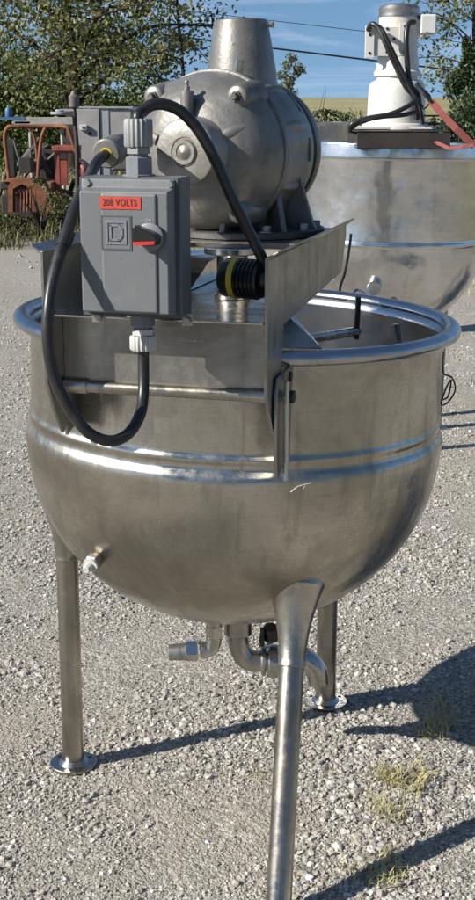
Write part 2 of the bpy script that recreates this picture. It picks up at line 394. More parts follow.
# legs
def leg(top, foot, r, flare_len, flare_r, holes=True):
    top = Vector(top); foot = Vector(foot); d = top-foot; Ln = d.length
    Mx = Matrix.Translation(L(foot)) @ (L(top)-L(foot)).to_track_quat('Z', 'Y').to_matrix().to_4x4()
    pr = [(.0001, .004), (r, .004), (r, Ln-flare_len)]
    o = MB().lathe(pr, Mx, 40).build('leg', M['steel_leg'], root)
    pr = [(r+.0003, Ln-flare_len-.006), (r+.0022, Ln-flare_len-.004), (r+.0022, Ln-flare_len-.001), (r+.0018, Ln-flare_len)]
    for k in range(1, 13):
        t = k/12; pr.append((r+.0018+(flare_r-r)*(t**1.9), Ln-flare_len+flare_len*t))
    pr += [(flare_r*.99, Ln+.008), (flare_r*.93, Ln+.018), (flare_r*.80, Ln+.027), (flare_r*.55, Ln+.034), (.0005, Ln+.037)]
    MB().lathe(pr, Mx, 40).build('leg_socket', M['steel'], o)
    fx, fy = foot.x, foot.y
    fm = Matrix.Translation(L((fx, fy, foot.z)))@ RI.to_3x3().to_4x4()
    f = MB().lathe([(.0001, .0), (.0555, .0), (.057, .0015), (.057, .0065), (.0555, .008), (r+.010, .008), (r+.003, .016), (r+.001, .018)], fm, 48)
    f.build('foot_plate', M['steel_pipe'], o, angle=30)
    for k in range(3):
        a = 2*PI*k/3+.5; c_ = fm @ Vector((.044*math.cos(a), .044*math.sin(a), .0082))
        MB().cyl(c_, c_+Vector((0, 0, .0006)), .0045, n=12).build('bolt_hole', M['ink'], o)
    return o
leg((-.398, .0, .66), (-.402, .012, gz(-.402, .012)+.002), .0258, .12, .05)
leg((.236, .31, .66), (.2365, .327, gz(.2365, .327)+.002), .0265, .12, .05)
ft = P(277.5, 917, -.60)
leg(P(296, 584, -.325), (ft.x, -.60, gz(ft.x, -.60)+.004), .0262, .165, .059)
# side fitting (blanked test cock)
b0 = PL(106, 550, -.275); b1 = PL(79, 577, -.375); dv = (b1-b0).normalized()
fit = MB().cyl(b0-dv*.03, b0+dv*.045, .0155, n=24, bev=.002).cyl(b0-dv*.012, b0+dv*.006, .022, .018, n=24, bev=.002)
fit = fit.build('test_fitting', M['brass'], root)
MB().cyl(b0+dv*.043, b0+dv*.062, .019, n=6, bev=.002).build('hex_nut', M['zinc'], fit)
MB().cyl(b0+dv*.062, b0+dv*.067, .0165, n=24).cyl(b0+dv*.067, b0+dv*.085, .0085, n=8, bev=.001).build('plug', M['whiteplastic'], fit)
# drain
dr = MB()
dp = [PL(238, 598, 0), PL(238, 630, -.0), PL(239, 645, 0), PL(247, 659, 0), PL(262, 661, 0), PL(275, 661, .0)]
dr.tube(dp, .0255, 24)
dr.tube([PL(272, 661, .0), PL(290, 658, .01), PL(306, 660, .01), PL(316, 670, .01), PL(318, 683, .01)], .0255, 24)
drain = dr.build('drain_pipe', M['steel_pipe'], root, angle=50)
MB().cyl(PL(238, 612, 0), PL(238, 634, 0), .034, n=32, bev=.003).build('collar', M['steel_pipe'], drain)
c0, c1 = PL(261, 661, 0), PL(266, 661, 0); c2, c3 = PL(268, 661, 0), PL(279, 661, 0)
cl = MB().cyl(c0, c1, .036, n=32, bev=.003).cyl(c2, c3, .040, n=32, bev=.004)
cl.build('pipe_clamp', M['zinc'], drain)
MB().box(PL(262, 640, -.01), (.012, .03, .022)).cyl(PL(262, 645, -.02), PL(262, 628, -.02), .005, n=10).build('clamp_wing', M['darksteel'], drain, bevel=.002)
MB().cyl(PL(272, 640, .0), PL(270, 626, -.01), .018, n=20, bev=.004).build('valve_handle', M['black'], drain)
sb = MB().tube([PL(214, 606, -.03), PL(214, 630, -.03), PL(214, 640, -.03), PL(210, 649, -.03), PL(200, 650, -.03)], .0185, 20)
small = sb.build('steam_inlet', M['steel_pipe'], root)
MB().cyl(PL(214, 625, -.03), PL(214, 637, -.03), .022, n=6, bev=.002).cyl(PL(208, 650, -.03), PL(202, 650.5, -.03), .0205, n=24, bev=.002).build('fitting_ring', M['steel_pipe'], small)
MB().cyl(PL(198, 650.7, -.03), PL(186, 651.5, -.03), .0235, n=6, bev=.002).build('hex_union', M['steel_pipe'], small)
MB().cyl(PL(187, 651.5, -.03), PL(169, 652.5, -.03), .0205, .0185, n=24, bev=.001).cyl(PL(181, 652, -.03), PL(179, 652, -.03), .0205, n=24).build('threaded_nipple', M['zinc'], small)
# ---- bridge
YAW = R(-15)
OB = P(268, 258, -.62)
BR = RI @ Matrix.Translation((OB.x, -.62, 0)) @ Matrix.Rotation(YAW, 4, 'Z')
W = .425; zt = OB.z; zd = 1.186
def platemat(u): # local XY = (v along bridge, z) ; thickness along u
    return BR @ Matrix.Translation((u, 0, 0)) @ Matrix(((0, 0, 1, 0), (1, 0, 0, 0), (0, 1, 0, 0), (0, 0, 0, 1)))
pr_ = [(0, zt), (.75, zt), (.75, zt-.03), (.70, zd+.01), (.125, zd-.02), (.115, 1.10), (.10, 1.045), (.075, .985), (.055, .975), (.012, 1.03), (0, 1.06)]
pl_ = [(0, zt), (.75, zt), (.75, zt-.03), (.70, zd+.01), (.125, zd-.02), (.115, 1.10), (.112, .975), (.068, .948), (.03, 1.0), (0, 1.06)]
bridge = MB().box((-W/2-.001, .345, zd), (W-.014, .69, .004), BR).build('bridge_frame', M['steel_deck'], root, bevel=.001)
LP = Matrix(((1, 0, 0, 0), (0, 0, 1, 0), (0, 1, 0, 0), (0, 0, 0, 1)))
MB().prism(pr_, platemat(-.006), .006).prism([(-.001, -.002), (.018, .012), (.018, .016), (-.001, .004)], BR @ Matrix.Translation((0, 0, zt-.004)) @ LP, .75).build('side_plate', M['steel_plate'], bridge, bevel=.0012)
MB().prism(pl_, platemat(-W), .006).prism([(.001, -.002), (-.018, .012), (-.018, .016), (.001, .004)], BR @ Matrix.Translation((-W, 0, zt-.004)) @ LP, .75).build('side_plate', M['steel_plate'], bridge, bevel=.0012)
MB().box((-W/2-.001, .083, (zd-.004+1.048)/2), (W-.014, .004, zd-.004-1.048), BR).build('front_apron', M['steel_plate'], bridge, bevel=.001)
# raised sloping hopper cover on the deck
MB().prism([(.36, 0), (.68, 0), (.68, .05), (.50, .045)], BR @ Matrix.Translation((-W+.012, 0, zd+.003)) @ Matrix(((0, 0, 1, 0), (1, 0, 0, 0), (0, 1, 0, 0), (0, 0, 0, 1))), .16).build('deck_cover', M['steel_clean'], bridge, bevel=.002)
rod = MB().cyl(BR @ Vector((-W-.0, .078, 1.040)), BR @ Vector((.012, .078, 1.040)), .0122, n=20, bev=.001)
rod.cyl(BR @ Vector((-W+.008, .078, 1.040)), BR @ Vector((-W+.055, .078, 1.040)), .0150, n=20, bev=.001)
rod.cyl(BR @ Vector((-.05, .078, 1.040)), BR @ Vector((-.008, .078, 1.040)), .0140, n=20, bev=.001)
rod.build('hinge_rod', M['steel_leg'], bridge)
# top plate carrying the motor
MB().box((-W/2, .55, zt-.017), (W-.014, .38, .012), BR).box((-W/2-.08, .33, zt-.017), (.10, .06, .008), BR).build('motor_plate', M['steel_plate'], bridge, bevel=.0015)
# lugs on the kettle wall
def lug(u, zt_, zb_, v0, v1, tip=0.0):
    o = MB().prism([(v0, zt_-.03), (v0+.012, zt_), (v1, zt_+.005), (v1, zb_+.025), (v0+.03, zb_+.008), (v0+.008, zb_), (v0, zb_+.04)], platemat(u), .006)
    o = o.build('hinge_lug', M['steel_plate'], bowl, bevel=.0012); return o
lg = lug(.003, 1.08, .888, .040, .15)
MB().cyl(BR @ Vector((.017, .085, 1.040)), BR @ Vector((.031, .085, 1.040)), .0125, n=6, bev=.001).cyl(BR @ Vector((.017, .10, 1.075)), BR @ Vector((.022, .10, 1.075)), .009, n=16).build('bolt', M['darksteel'], lg)
MB().tube([BR @ Vector((.02, .066, z)) for z in (1.072, 1.066, 1.0, .94, .885)], .005, 8).build('weld_seam', M['steel_rim'], lg)
a0 = BR @ Vector((.045, .17, 1.0))
for (px) in (288.5,):
    q0, q1 = PL(px, 357, -.462), PL(px, 458, -.445)
    MB().box((q0+q1)/2, (.011, .014, (q0-q1).length)).build('wall_strip', M['steel_plate'], bowl, bevel=.002)
lug(-W-.012, 1.06, .93, .11, .26)
# ---- motor and gearbox
S = Vector((-.066, -.13, 1.463)); AX = R(64); a = Vector((math.cos(AX), math.sin(AX), 0)); up = Vector((0, 0, 1)); xx = up.cross(a)
MM = RI @ Matrix(((xx.x, up.x, a.x, S.x), (xx.y, up.y, a.y, S.y), (xx.z, up.z, a.z, S.z), (0, 0, 0, 1)))
mp = [(.0005, -.082), (.045, -.082), (.070, -.080), (.092, -.074), (.112, -.064), (.130, -.050), (.144, -.034), (.155, -.014), (.161, .006), (.164, .024), (.165, .036), (.1628, .0365), (.1628, .0395), (.165, .040), (.1655, .07), (.165, .12), (.1625, .165), (.156, .20), (.147, .228), (.139, .246), (.136, .249), (.136, .2495), (.144, .250), (.146, .254), (.146, .270), (.143, .275), (.124, .278), (.122, .282), (.121, .318), (.117, .328), (.100, .336), (.0005, .340)]
def lump(an, z):
    k2 = max(0, max(math.cos(an-q_) for q_ in (R(50), R(130), R(230), R(310))))**40 if z < .03 else 0
    v_ = 1+.075*k2*smooth(-.075, -.03, z)*(1-smooth(0, .03, z))
    # shallow pan around the hub between two swellings
    if z < .02: v_ *= 1-.022*smooth(-.08, -.05, z)*max(0, math.sin(an*2+.6))**2
    if z > .05: v_ *= 1-.02*max(0, math.cos(6*an))**4*(1-smooth(.2, .24, z))
    return v_
# denser profile for smooth swellings
def dens(pf, k=3):
    o = []
    for (r0, z0), (r1, z1) in zip(pf, pf[1:]):
        for i in range(k): o.append((r0+(r1-r0)*i/k, z0+(z1-z0)*i/k))
    return o+[pf[-1]]
motor = MB().lathe(dens(mp[:11])[:-1]+mp[10:], MM, 160, rf=lump).build('gear_motor', M['cast'], root, angle=40)
MB().lathe([(.160, .030), (.1685, .031), (.1695, .033), (.1695, .0368), (.1675, .0375), (.1675, .0388), (.1695, .0395), (.1695, .0435), (.1685, .0455), (.160, .047)], MM, 120).build('seam_flange', M['cast'], motor, angle=40)
hm = MM @ Matrix.Translation((-.020, .006, -.102))
MB().lathe([(.071, .040), (.0685, .024), (.0665, .020), (.0665, -.006), (.066, -.020), (.0635, -.0245), (.060, -.026), (.030, -.0275), (.0285, -.0255), (.0265, -.0255), (.0255, -.029), (.0235, -.031), (.017, -.031), (.0155, -.029), (.010, -.033), (.0003, -.0355)], hm, 64).build('bearing_hub', cast('worn_cast_hub', (.33, .32, .295), (.20, .192, .172), .5, .42), motor, angle=30)
for an, e_ in ((R(154), 1), (R(22), 1)):
    f_ = lambda r_, z_: MM @ Vector((r_*math.cos(an), r_*math.sin(an), z_))
    MB().tube([f_(.070, -.070), f_(.084, -.064), f_(.100, -.056), f_(.118, -.040)], .0155, 16, 6, .016).build('rib', M['cast'], motor, angle=80)
for an in (R(50), R(130), R(230), R(-50)):
    T_ = MM @ Matrix.Translation((.147*math.cos(an), .147*math.sin(an), -.006))
    MB().lathe([(.0003, -.042), (.018, -.042), (.0235, -.038), (.0255, -.02), (.029, .0), (.034, .034), (.030, .042)], T_, 28).build('corner_lug', M['cast'], motor, angle=60)
    MB().lathe([(.0003, -.056), (.006, -.056), (.0075, -.054), (.0075, -.0465), (.011, -.0465), (.011, -.039), (.013, -.039), (.013, -.0375)], T_, 6).build('bolt', M['castdark'], motor, angle=20)
gp = MM @ Matrix.Translation((-.002, .100, -.082)) @ Matrix.Rotation(-PI/2, 4, 'X')
MB().lathe([(.0003, -.03), (.0135, -.03), (.0135, .022), (.012, .024), (.0003, .024)], gp, 24).lathe([(.0003, .024), (.006, .024), (.006, .032), (.004, .033), (.0035, .037), (.0045, .040), (.003, .044), (.0003, .045)], gp, 12).build('grease_fitting', M['cast'], motor, angle=30)
# tapered chimney housing
cb = S+a*.155
CM = RI @ Matrix.Translation((cb.x+.010, cb.y, S.z-.002)) @ Matrix.Rotation(R(-1.0), 4, 'Y')
MB().lathe([(.085, .10), (.0785, .130), (.0755, .150), (.0735, .17), (.0575, .268), (.056, .272), (.052, .274), (.0003, .274)], CM, 56).build('tapered_housing', M['cast'], motor, angle=40)
MB().cyl(CM @ Vector((.050, -.02, .262)), CM @ Vector((.066, -.022, .262)), .006, n=10).cyl(CM @ Vector((.066, -.022, .255)), CM @ Vector((.066, -.022, .267)), .0045, n=8).build('nipple', M['zinc'], motor)
MB().cyl(MM @ Vector((-.045, .160, .06)), MM @ Vector((-.050, .186, .06)), .0095, n=6, bev=.001).build('plug', M['zinc'], motor)
for an in (R(-155), R(-200), R(-232), R(-20), R(20)):
    f_ = lambda r_, z_: MM @ Vector((r_*math.cos(an), r_*math.sin(an), z_))
    MB().tube([f_(.150, .05), f_(.158, .12), f_(.143, .19), f_(.125, .245)], .015, 12, 6, .012).build('cooling_rib', M['cast'], motor, angle=80)
for an in (R(140), R(178), R(212)):
    q = Matrix.Rotation(an, 4, 'Z')
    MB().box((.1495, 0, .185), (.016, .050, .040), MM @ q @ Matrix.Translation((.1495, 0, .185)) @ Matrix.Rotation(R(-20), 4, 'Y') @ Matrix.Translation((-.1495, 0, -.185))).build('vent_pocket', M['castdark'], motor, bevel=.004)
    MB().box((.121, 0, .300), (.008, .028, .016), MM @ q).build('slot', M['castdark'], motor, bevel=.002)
# belly: neck from body down to base flange
bc = Vector((.02, -.035, 0))
NM = RI @ Matrix.Translation((bc.x, bc.y, 0))
zp = zt-.010
MB().lathe([(.10, 1.38), (.095, 1.335), (.10, zp+.02), (.118, zp+.015), (.165, zp+.014), (.168, zp+.012), (.168, zp+.001), (.0003, zp)], NM, 64).build('base_flange', M['castdark'], motor, angle=30)
for an in (R(-20), R(-60), R(25), R(70), R(-110), R(200)):
    Mx = NM @ Matrix.Rotation(an, 4, 'Z') @ Matrix(((1, 0, 0, 0), (0, 0, 1, -.006), (0, 1, 0, 0), (0, 0, 0, 1)))
    MB().prism([(.06, zp+.01), (.158, zp+.012), (.150, zp+.03), (.125, 1.40), (.115, 1.44), (.06, 1.44)], Mx, .012).build('gusset', M['cast'], motor, bevel=.003)
for an in (R(-75), R(-38), R(-5), R(30), R(-140)):
    p_ = NM @ Vector((.148*math.cos(an), .148*math.sin(an), zp+.012))
    MB().cyl(p_, p_+Vector((0, 0, .004)), .014, n=20).cyl(p_+Vector((0, 0, .004)), p_+Vector((0, 0, .016)), .0105, n=6, bev=.001).build('base_bolt', M['zinc'], motor, angle=20)
# shaft collar and column under plate
SM = RI @ Matrix.Translation((-.01, -.30, 0))
shaft = MB().lathe([(.0003, zt-.0125), (.054, zt-.0125), (.056, zt-.015), (.056, zt-.024), (.054, zt-.026), (.034, zt-.027), (.031, zt-.03), (.031, zd+.012), (.036, zd+.01), (.036, zd+.003), (.0003, zd+.003)], SM, 48).build('drive_shaft', M['steel_clean'], root, angle=30)
# agitator inside the kettle
ag = MB().cyl(L((.03, -.02, 1.18)), L((.03, -.02, .50)), .022, n=24)
qa, qb = PL(262, 347, -.12), PL(358, 331, .18)
ag.cyl(qa, qb, .011, n=16)
t3 = [PL(262, 292, -.02), PL(262, 346, -.10), PL(322, 348, -.06), PL(296, 318, .0)]
MB().add(t3+[q+Vector((0, .004, -.004)) for q in t3], [(0, 1, 2, 3), (7, 6, 5, 4), (0, 4, 5, 1), (1, 5, 6, 2), (2, 6, 7, 3), (3, 7, 4, 0)]).build('scraper_blade', M['steel'], root)  # plate added to stand for the bright sunlit triangle inside the kettle
MB().box(PL(357, 318, .18), (.012, .03, .10)).build('stop_bracket', M['darksteel'], root, bevel=.002)
ag.tube([L((.36, .05, 1.08)), L((.37, .05, 1.0)), L((.36, .05, .8)), L((.25, .03, .6)), L((.03, -.02, .52))], .009, 10)
ag.build('agitator', M['steel_pipe'], root, angle=30)
# black and yellow grip plug lying between plates
g0 = PL(223, 277, -.50); g1 = PL(262, 280, -.535); gd = (g1-g0).normalized()
gr = MB(); GM = Matrix.Translation(g0) @ gd.to_track_quat('Z', 'Y').to_matrix().to_4x4()
pr2 = [(.0003, 0), (.028, 0), (.034, .005), (.036, .012), (.036, .024)]
gr.lathe(pr2, GM, 40)
pr3 = [(.036, .034)]
for k in range(5): pr3 += [(.0365, .036+k*.008), (.0365, .040+k*.008), (.034, .041+k*.008), (.034, .0435+k*.008)]
pr3 += [(.033, .080), (.02, .084), (.018, .10), (.0003, .10)]
gr.lathe(pr3, GM, 40)
grip = gr.build('power_plug', M['black'], root, angle=30)
MB().lathe([(.0345, .0235), (.0375, .0235), (.0375, .0345), (.0345, .0345)], GM, 40).build('yellow_band', M['yellow'], grip)
# ---- disconnect box
fc = P(123.5, 252, -.69)
BX = RI @ Matrix.Translation(fc) @ Matrix.Rotation(YAW, 4, 'Z')
bw, bh = .164, .214
ebox = MB()
ebox.box((.0045, .0600, .004), (bw+.010, .055, bh+.022), BX)
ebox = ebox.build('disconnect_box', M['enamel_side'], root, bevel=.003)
ld = MB()
hw, hh = bw/2, bh/2
def loft(b_, rects, Mx):
    vs = []; fs = []
    for (x0, x1, z0, z1, y) in rects:
        vs += [Mx @ Vector((x0, y, z0)), Mx @ Vector((x1, y, z0)), Mx @ Vector((x1, y, z1)), Mx @ Vector((x0, y, z1))]
    for i in range(len(rects)-1):
        for k in range(4): fs.append((i*4+k, i*4+(k+1) % 4, (i+1)*4+(k+1) % 4, (i+1)*4+k))
    fs.append((0, 3, 2, 1)); n = (len(rects)-1)*4; fs.append((n, n+1, n+2, n+3)); b_.add(vs, fs)
loft(ld, [(-hw, hw, -hh, hh+.012, .034), (-hw, hw, -hh, hh+.012, .027), (-hw+.001, hw-.001, -hh+.001, hh-.004, .024), (-hw+.004, hw-.004, -hh+.003, hh-.008, .004)], BX)
loft(ld, [(-hw+.042, hw-.022, -hh+.004, hh-.010, .006), (-hw+.044, hw-.024, -hh+.006, hh-.012, 0)], BX)
lid = ld.build('lid', M['enamel'], ebox, bevel=.0035)
MB().box((0, .0315, .004), (bw+.010, .002, bh+.020), BX).build('gasket', M['grout'], ebox)
# label with text
MB().box((-.004, -.0008, .081), (.073, .0012, .0205), BX).build('voltage_label', M['red'], ebox)
def text(s, size, Mx, mat, name, parent, sx_=1.0, extr=.0003, bold=0):
    cu = bpy.data.curves.new(name, 'FONT'); cu.body = s; cu.size = size; cu.extrude = extr; cu.align_x = 'CENTER'; cu.align_y = 'CENTER'; cu.offset = bold
    cu.space_character = 1.12
    t = bpy.data.objects.new(name, cu); col.objects.link(t); bpy.context.view_layer.update()
    dg = bpy.context.evaluated_depsgraph_get(); me = bpy.data.meshes.new_from_object(t.evaluated_get(dg)); bpy.data.objects.remove(t)
    me.transform(Mx @ Matrix.Rotation(PI/2, 4, 'X') @ Matrix.Diagonal((sx_, 1, 1, 1))); me.materials.clear(); me.materials.append(mat)
    o = bpy.data.objects.new(name, me); col.objects.link(o); o.parent = parent; return o
text('208 VOLTS', .0160, BX @ Matrix.Translation((-.004, -.0016, .081)), M['ink'], 'label_text', ebox, .72, bold=.0002)
# emblem : square frame with a squared D inside, recessed lines
em = MB()
def frame(b_, cx, cz, w, h_, t, y, th=.0016):
    b_.box((cx, y, cz+h_/2-t/2), (w, th, t), BX); b_.box((cx, y, cz-h_/2+t/2), (w, th, t), BX)
    b_.box((cx-w/2+t/2, y, cz), (t, th, h_-2*t), BX); b_.box((cx+w/2-t/2, y, cz), (t, th, h_-2*t), BX)
ex, ez = -.0115, .031
frame(em, ex, ez, .054, .058, .0022, -.0003)
em.build('emblem_groove', M['grout'], ebox)
em = MB(); em.box((ex, -.0002, ez), (.0485, .001, .0525), BX); em.build('emblem_plate', M['enamel'], ebox, bevel=.0004)
em = MB(); frame(em, ex, ez+.001, .037, .040, .0042, -.0014, .0014); em.build('emblem_square', M['pvc_dark'], ebox, bevel=.0005)
em = MB(); dd = []
t_ = .0035
pts = [(-.010, -.012), (.004, -.012), (.010, -.006), (.010, .006), (.004, .012), (-.010, .012)]
for (p0, p1) in zip(pts, pts[1:]+pts[:1]):
    v0 = Vector((ex+p0[0], -.0016, ez+.001+p0[1])); v1 = Vector((ex+p1[0], -.0016, ez+.001+p1[1])); d_ = v1-v0; an = math.atan2(d_.z, d_.x)
    em.box((d_.length/2, 0, 0), (d_.length+t_*.8, .0014, t_), BX @ Matrix.Translation(v0) @ Matrix.Rotation(-an, 4, 'Y'))
em.build('emblem_letter', M['pvc_dark'], ebox)
# rotary switch
sw = BX @ Matrix.Translation((.048, 0, .026)) @ Matrix.Rotation(PI/2, 4, 'X')
swo = MB().lathe([(.0003, .003), (.0235, .003), (.0235, .0), (.0235, .005), (.021, .0065), (.0003, .0065)], sw, 40).build('switch_base', M['pvc_dark'], ebox)
hd = MB().prism([(-.022, .018), (-.018, .021), (.016, .008), (.021, -.002), (.020, -.011), (-.016, -.012), (-.024, -.006)], sw @ Matrix.Translation((0, 0, .006)), .022)
hd.build('switch_handle', M['black'], ebox, bevel=.004)
MB().prism([(-.021, -.006), (.017, -.004), (.0165, -.009), (-.018, -.0118)], sw @ Matrix.Translation((0, 0, .0285)), .0012).build('switch_tip', M['redtip'], ebox)
text('ON', .0065, BX @ Matrix.Translation((.045, -.0006, .053)), M['whiteplastic'], 'switch_text', ebox)
text('OFF', .0055, BX @ Matrix.Translation((.013+.008, -.0006, .016)) @ Matrix.Rotation(R(90), 4, 'Y'), M['whiteplastic'], 'switch_text', ebox)
for (sx_, sz) in ((-hw+.012, hh+.004), (hw-.006, hh+.004)):
    c_ = BX @ Vector((sx_, .024, sz)); n_ = (BX.to_3x3() @ Vector((0, -1, 0)))
    MB().cyl(c_+n_*-.004, c_+n_*.003, .0068, .0055, n=20, bev=.001).build('screw', M['zinc'], ebox, angle=30)
for (sx_, sz) in ((-.006, .008), (.048, -.02), (-.02, -.09), (.052, -.095)):
    c_ = BX @ Vector((sx_, .001, sz)); n_ = (BX.to_3x3() @ Vector((0, -1, 0)))
    MB().cyl(c_, c_+n_*.0015, .0017, n=10).build('screw', M['zinc'], ebox, angle=30)
for sx_, w_ in ((-hw+.014, .024), (hw+.012, .018)):
    MB().box((sx_, .055, -hh-.012), (w_, .003, .022), BX).build('mounting_tab', M['zinc'], ebox, bevel=.001)
    c_ = BX @ Vector((sx_, .052, -hh-.013)); n_ = (BX.to_3x3() @ Vector((0, -1, 0))); MB().cyl(c_, c_+n_*.006, .0065, n=16, bev=.001).build('tab_bolt', M['zinc'], ebox)
MB().box((.01, .118, -.06), (.05, .062, .12), BX).box((.01, .150, -.10), (.12, .004, .10), BX).build('box_bracket', M['steel_plate'], ebox, bevel=.001)
# glands
def gland(p0, dirv, r, base_len, nut_len, m1, m2, ribs=18):
    p0 = Vector(p0); dirv = Vector(dirv).normalized()
    G = Matrix.Translation(p0) @ dirv.to_track_quat('Z', 'Y').to_matrix().to_4x4()
    o = MB().lathe([(.0003, 0), (r*.92, 0), (r*.98, .002), (r*.98, base_len-.003), (r*.9, base_len-.001), (r*.7, base_len), (r*.7, base_len+.005)], G, 8)
    o = o.build('cable_gland', m1, ebox, angle=20)
    MB().lathe([(r*.6, base_len+.004), (r*.95, base_len+.004), (r*.95, base_len+.014), (r*.7, base_len+.015)], G, 6).build('lock_ring', m2, o, angle=20)
    rf = lambda an, z: 1+.045*math.cos(an*ribs)
    z0 = base_len+.015
    MB().lathe([(r*.6, z0), (r*.98, z0), (r*1.04, z0+.003), (r*1.04, z0+nut_len-.003), (r*.95, z0+nut_len), (r*.55, z0+nut_len), (r*.5, z0+nut_len-.004)], G, 144, rf=rf).build('gland_nut', m2, o, angle=40)
    return G @ Vector((0, 0, z0+nut_len)), G
upL = BX.to_3x3() @ Vector((0, 0, 1))
gt, _ = gland(BX @ Vector((.010, .058, hh+.014)), upL, .0225, .034, .046, M['pvc_dark'], M['pvc'])
gb, _ = gland(BX @ Vector((.011, .060, -hh-.004)), -upL, .0215, .024, .026, M['pvc_dark'], M['whiteplastic'])
MB().cyl(BX @ Vector((.010, .058, hh+.013)), BX @ Vector((.010, .058, hh+.018)), .028, n=8, bev=.001).build('lock_nut', M['pvc_dark'], ebox)
# elbow fitting at the left, behind the box, fixed to the motor
el = MB().tube([PL(135, 143, -.20), PL(127, 144, -.30), PL(119, 146, -.36), PL(112, 150, -.40)], .021, 20).build('conduit_elbow', M['castdark'], motor, angle=50)
p0_, p1_ = PL(115, 149, -.38), PL(106, 154, -.42)
MB().cyl(p0_, p1_, .0275, n=24, bev=.003).build('conduit_nut', M['cast'], el)
MB().cyl(p1_, p1_+(p1_-p0_)*.02, .0118, n=20).build('yellow_seal', M['yellow'], el)
MB().box(PL(124, 160, -.28), (.045, .05, .04)).build('conduit_body', M['cast'], el, bevel=.006)
# cables
ca = [p0_, PL(99, 160, -.45), PL(88, 180, -.52), PL(76, 207, -.60), PL(66, 236, -.66), PL(55, 272, -.71), PL(49, 305, -.74), PL(48, 340, -.75), PL(54, 376, -.75), PL(68, 406, -.75), PL(88, 432, -.74), PL(110, 441, -.73), PL(128, 434, -.71), PL(140, 415, -.68), PL(143.5, 392, -.65), gb-upL*.02, gb+upL*.01]
MB().tube(ca, .0100, 16, 8).build('power_cable', M['rubber'], root, angle=60)
tt = PL(64, 243, -.668)
MB().tube([PL(68, 232, -.655), PL(63, 247, -.675)], .0128, 14, 1).build('cable_joint', M['rubber'], root)
cb_ = [gt-upL*.02, gt+upL*.004, PL(142, 112, -.62), PL(152, 105, -.61), PL(167, 105, -.60), PL(184, 114, -.59), PL(201, 134, -.58), PL(217, 164, -.57), PL(233, 200, -.56), PL(249, 232, -.55), PL(262, 258, -.54), PL(268, 275, -.52), PL(272, 300, -.5)]
MB().tube(cb_, .0100, 16, 8).build('power_cable', M['rubber'], root, angle=60)
# wires at back of the kettle
tag(MB().tube([PL(351, 234, .44), PL(349, 250, .45), PL(345, 272, .46), PL(340, 288, .48), PL(341, 300, .485), PL(343, 330, .43)], .0035, 8).build('upright_wire', M['black'], root), None)
w2 = MB().tube([PL(352, 300, .42), PL(356, 290, .46), PL(366, 296, .44), PL(377, 315, .40), PL(382, 340, .34)], .0032, 8).build('probe_wire', M['bluecable'], root)
wl = MB()
ww = [(443, 352, .10), (443, 372, .12), (452, 378, .13), (455, 390, .14), (448, 402, .14), (441, 404, .13), (446, 388, .14), (451, 380, .15), (448, 396, .14), (442, 400, .13)]
wl.tube([P(*q) for q in ww], .0022, 6)
wl.v = [tuple(L(q)) for q in wl.v]
wl.build('hanging_wire', M['black'], root)
# ------------------------------------------------------------------ second kettle
K2 = P(381, 300, 3.3); k2x = K2.x
k2 = empty('mixing_kettle', (k2x, 3.3, gz(k2x, 3.3)), (0, R(1.1), R(20)))
tag(k2, 'bright stainless kettle further back with a white upright motor on top', 'mixing kettle')
zr2, zb2, R2 = 1.395, .945, .447
o2 = [(.0005, .515)]+[(R2*1.005*math.cos(t)**1.04 if math.cos(t) > 0 else .0005, zb2-.43*math.sin(t)) for t in [PI/2*(1-k/24) for k in range(1, 25)]]
prof2 = o2+[(.453, .948), (.4555, .956), (.453, .966), (.4485, .968), (R2, .972), (R2, .98), (R2+.003, 1.325), (R2+.0035, 1.329), (R2+.0055, 1.332), (R2+.0055, 1.335), (R2+.003, 1.3375), (R2+.003, 1.34), (R2+.003, zr2-.004), (R2+.0028, zr2-.003), (R2+.0025, zr2-.0005), (R2+.002, zr2), (R2-.004, zr2), (R2-.006, .95), (.3, .65), (.0005, .53)]
b2 = MB().lathe(prof2, n=140, rf=dent).build('bowl', M['steel_clean'], k2, angle=40)
for an in (R(-110), R(10), R(130)):
    x_, y_ = .36*math.cos(an), .36*math.sin(an)
    lo = MB().cyl((x_, y_, .005), (x_, y_, .80), .028, n=28).build('leg', M['steel_leg'], k2)
    MB().cyl((x_, y_, .0), (x_, y_, .008), .058, n=32, bev=.002).build('foot_plate', M['steel_pipe'], lo)
MB().tube([(0, 0, .55), (0, 0, .42), (.06, -.05, .38), (.14, -.1, .38)], .028, 16).build('drain_pipe', M['steel_pipe'], k2)
K2I = (Matrix.Translation(k2.location) @ k2.rotation_euler.to_matrix().to_4x4()).inverted()
def P2(px, py, Y): return K2I @ P(px, py, Y)
# small outlet boss on the front of its bowl, seen over the rim
ob = P2(374, 289, 2.86)
MB().cyl(P2(374, 286, 3.05), ob, .034, .034, n=28, bev=.004).cyl(P2(374, 286, 2.96), P2(374, 287, 2.91), .05, .04, n=28).build('outlet_boss', M['steel_clean'], k2)
# bridge beam
bz = P2(395, 140, 3.0)
B2 = K2I @ Matrix.Translation((P(357, 140, 2.825).x, 2.825, 0)) @ Matrix.Rotation(R(2), 4, 'Z')
bb2 = MB().box((.20, 0, 1.424), (.40, .006, .064), B2).box((.20, .35, 1.423), (.40, .006, .07), B2)
bb2 = bb2.box((.20, .175, 1.462), (.40, .36, .006), B2).box((.003, .175, 1.42), (.006, .34, .06), B2)
brg2 = bb2.build('bridge_frame', plain('brown_stained_steel', (.085, .07, .062), .4, .5, .4, 12), k2, bevel=.0015)
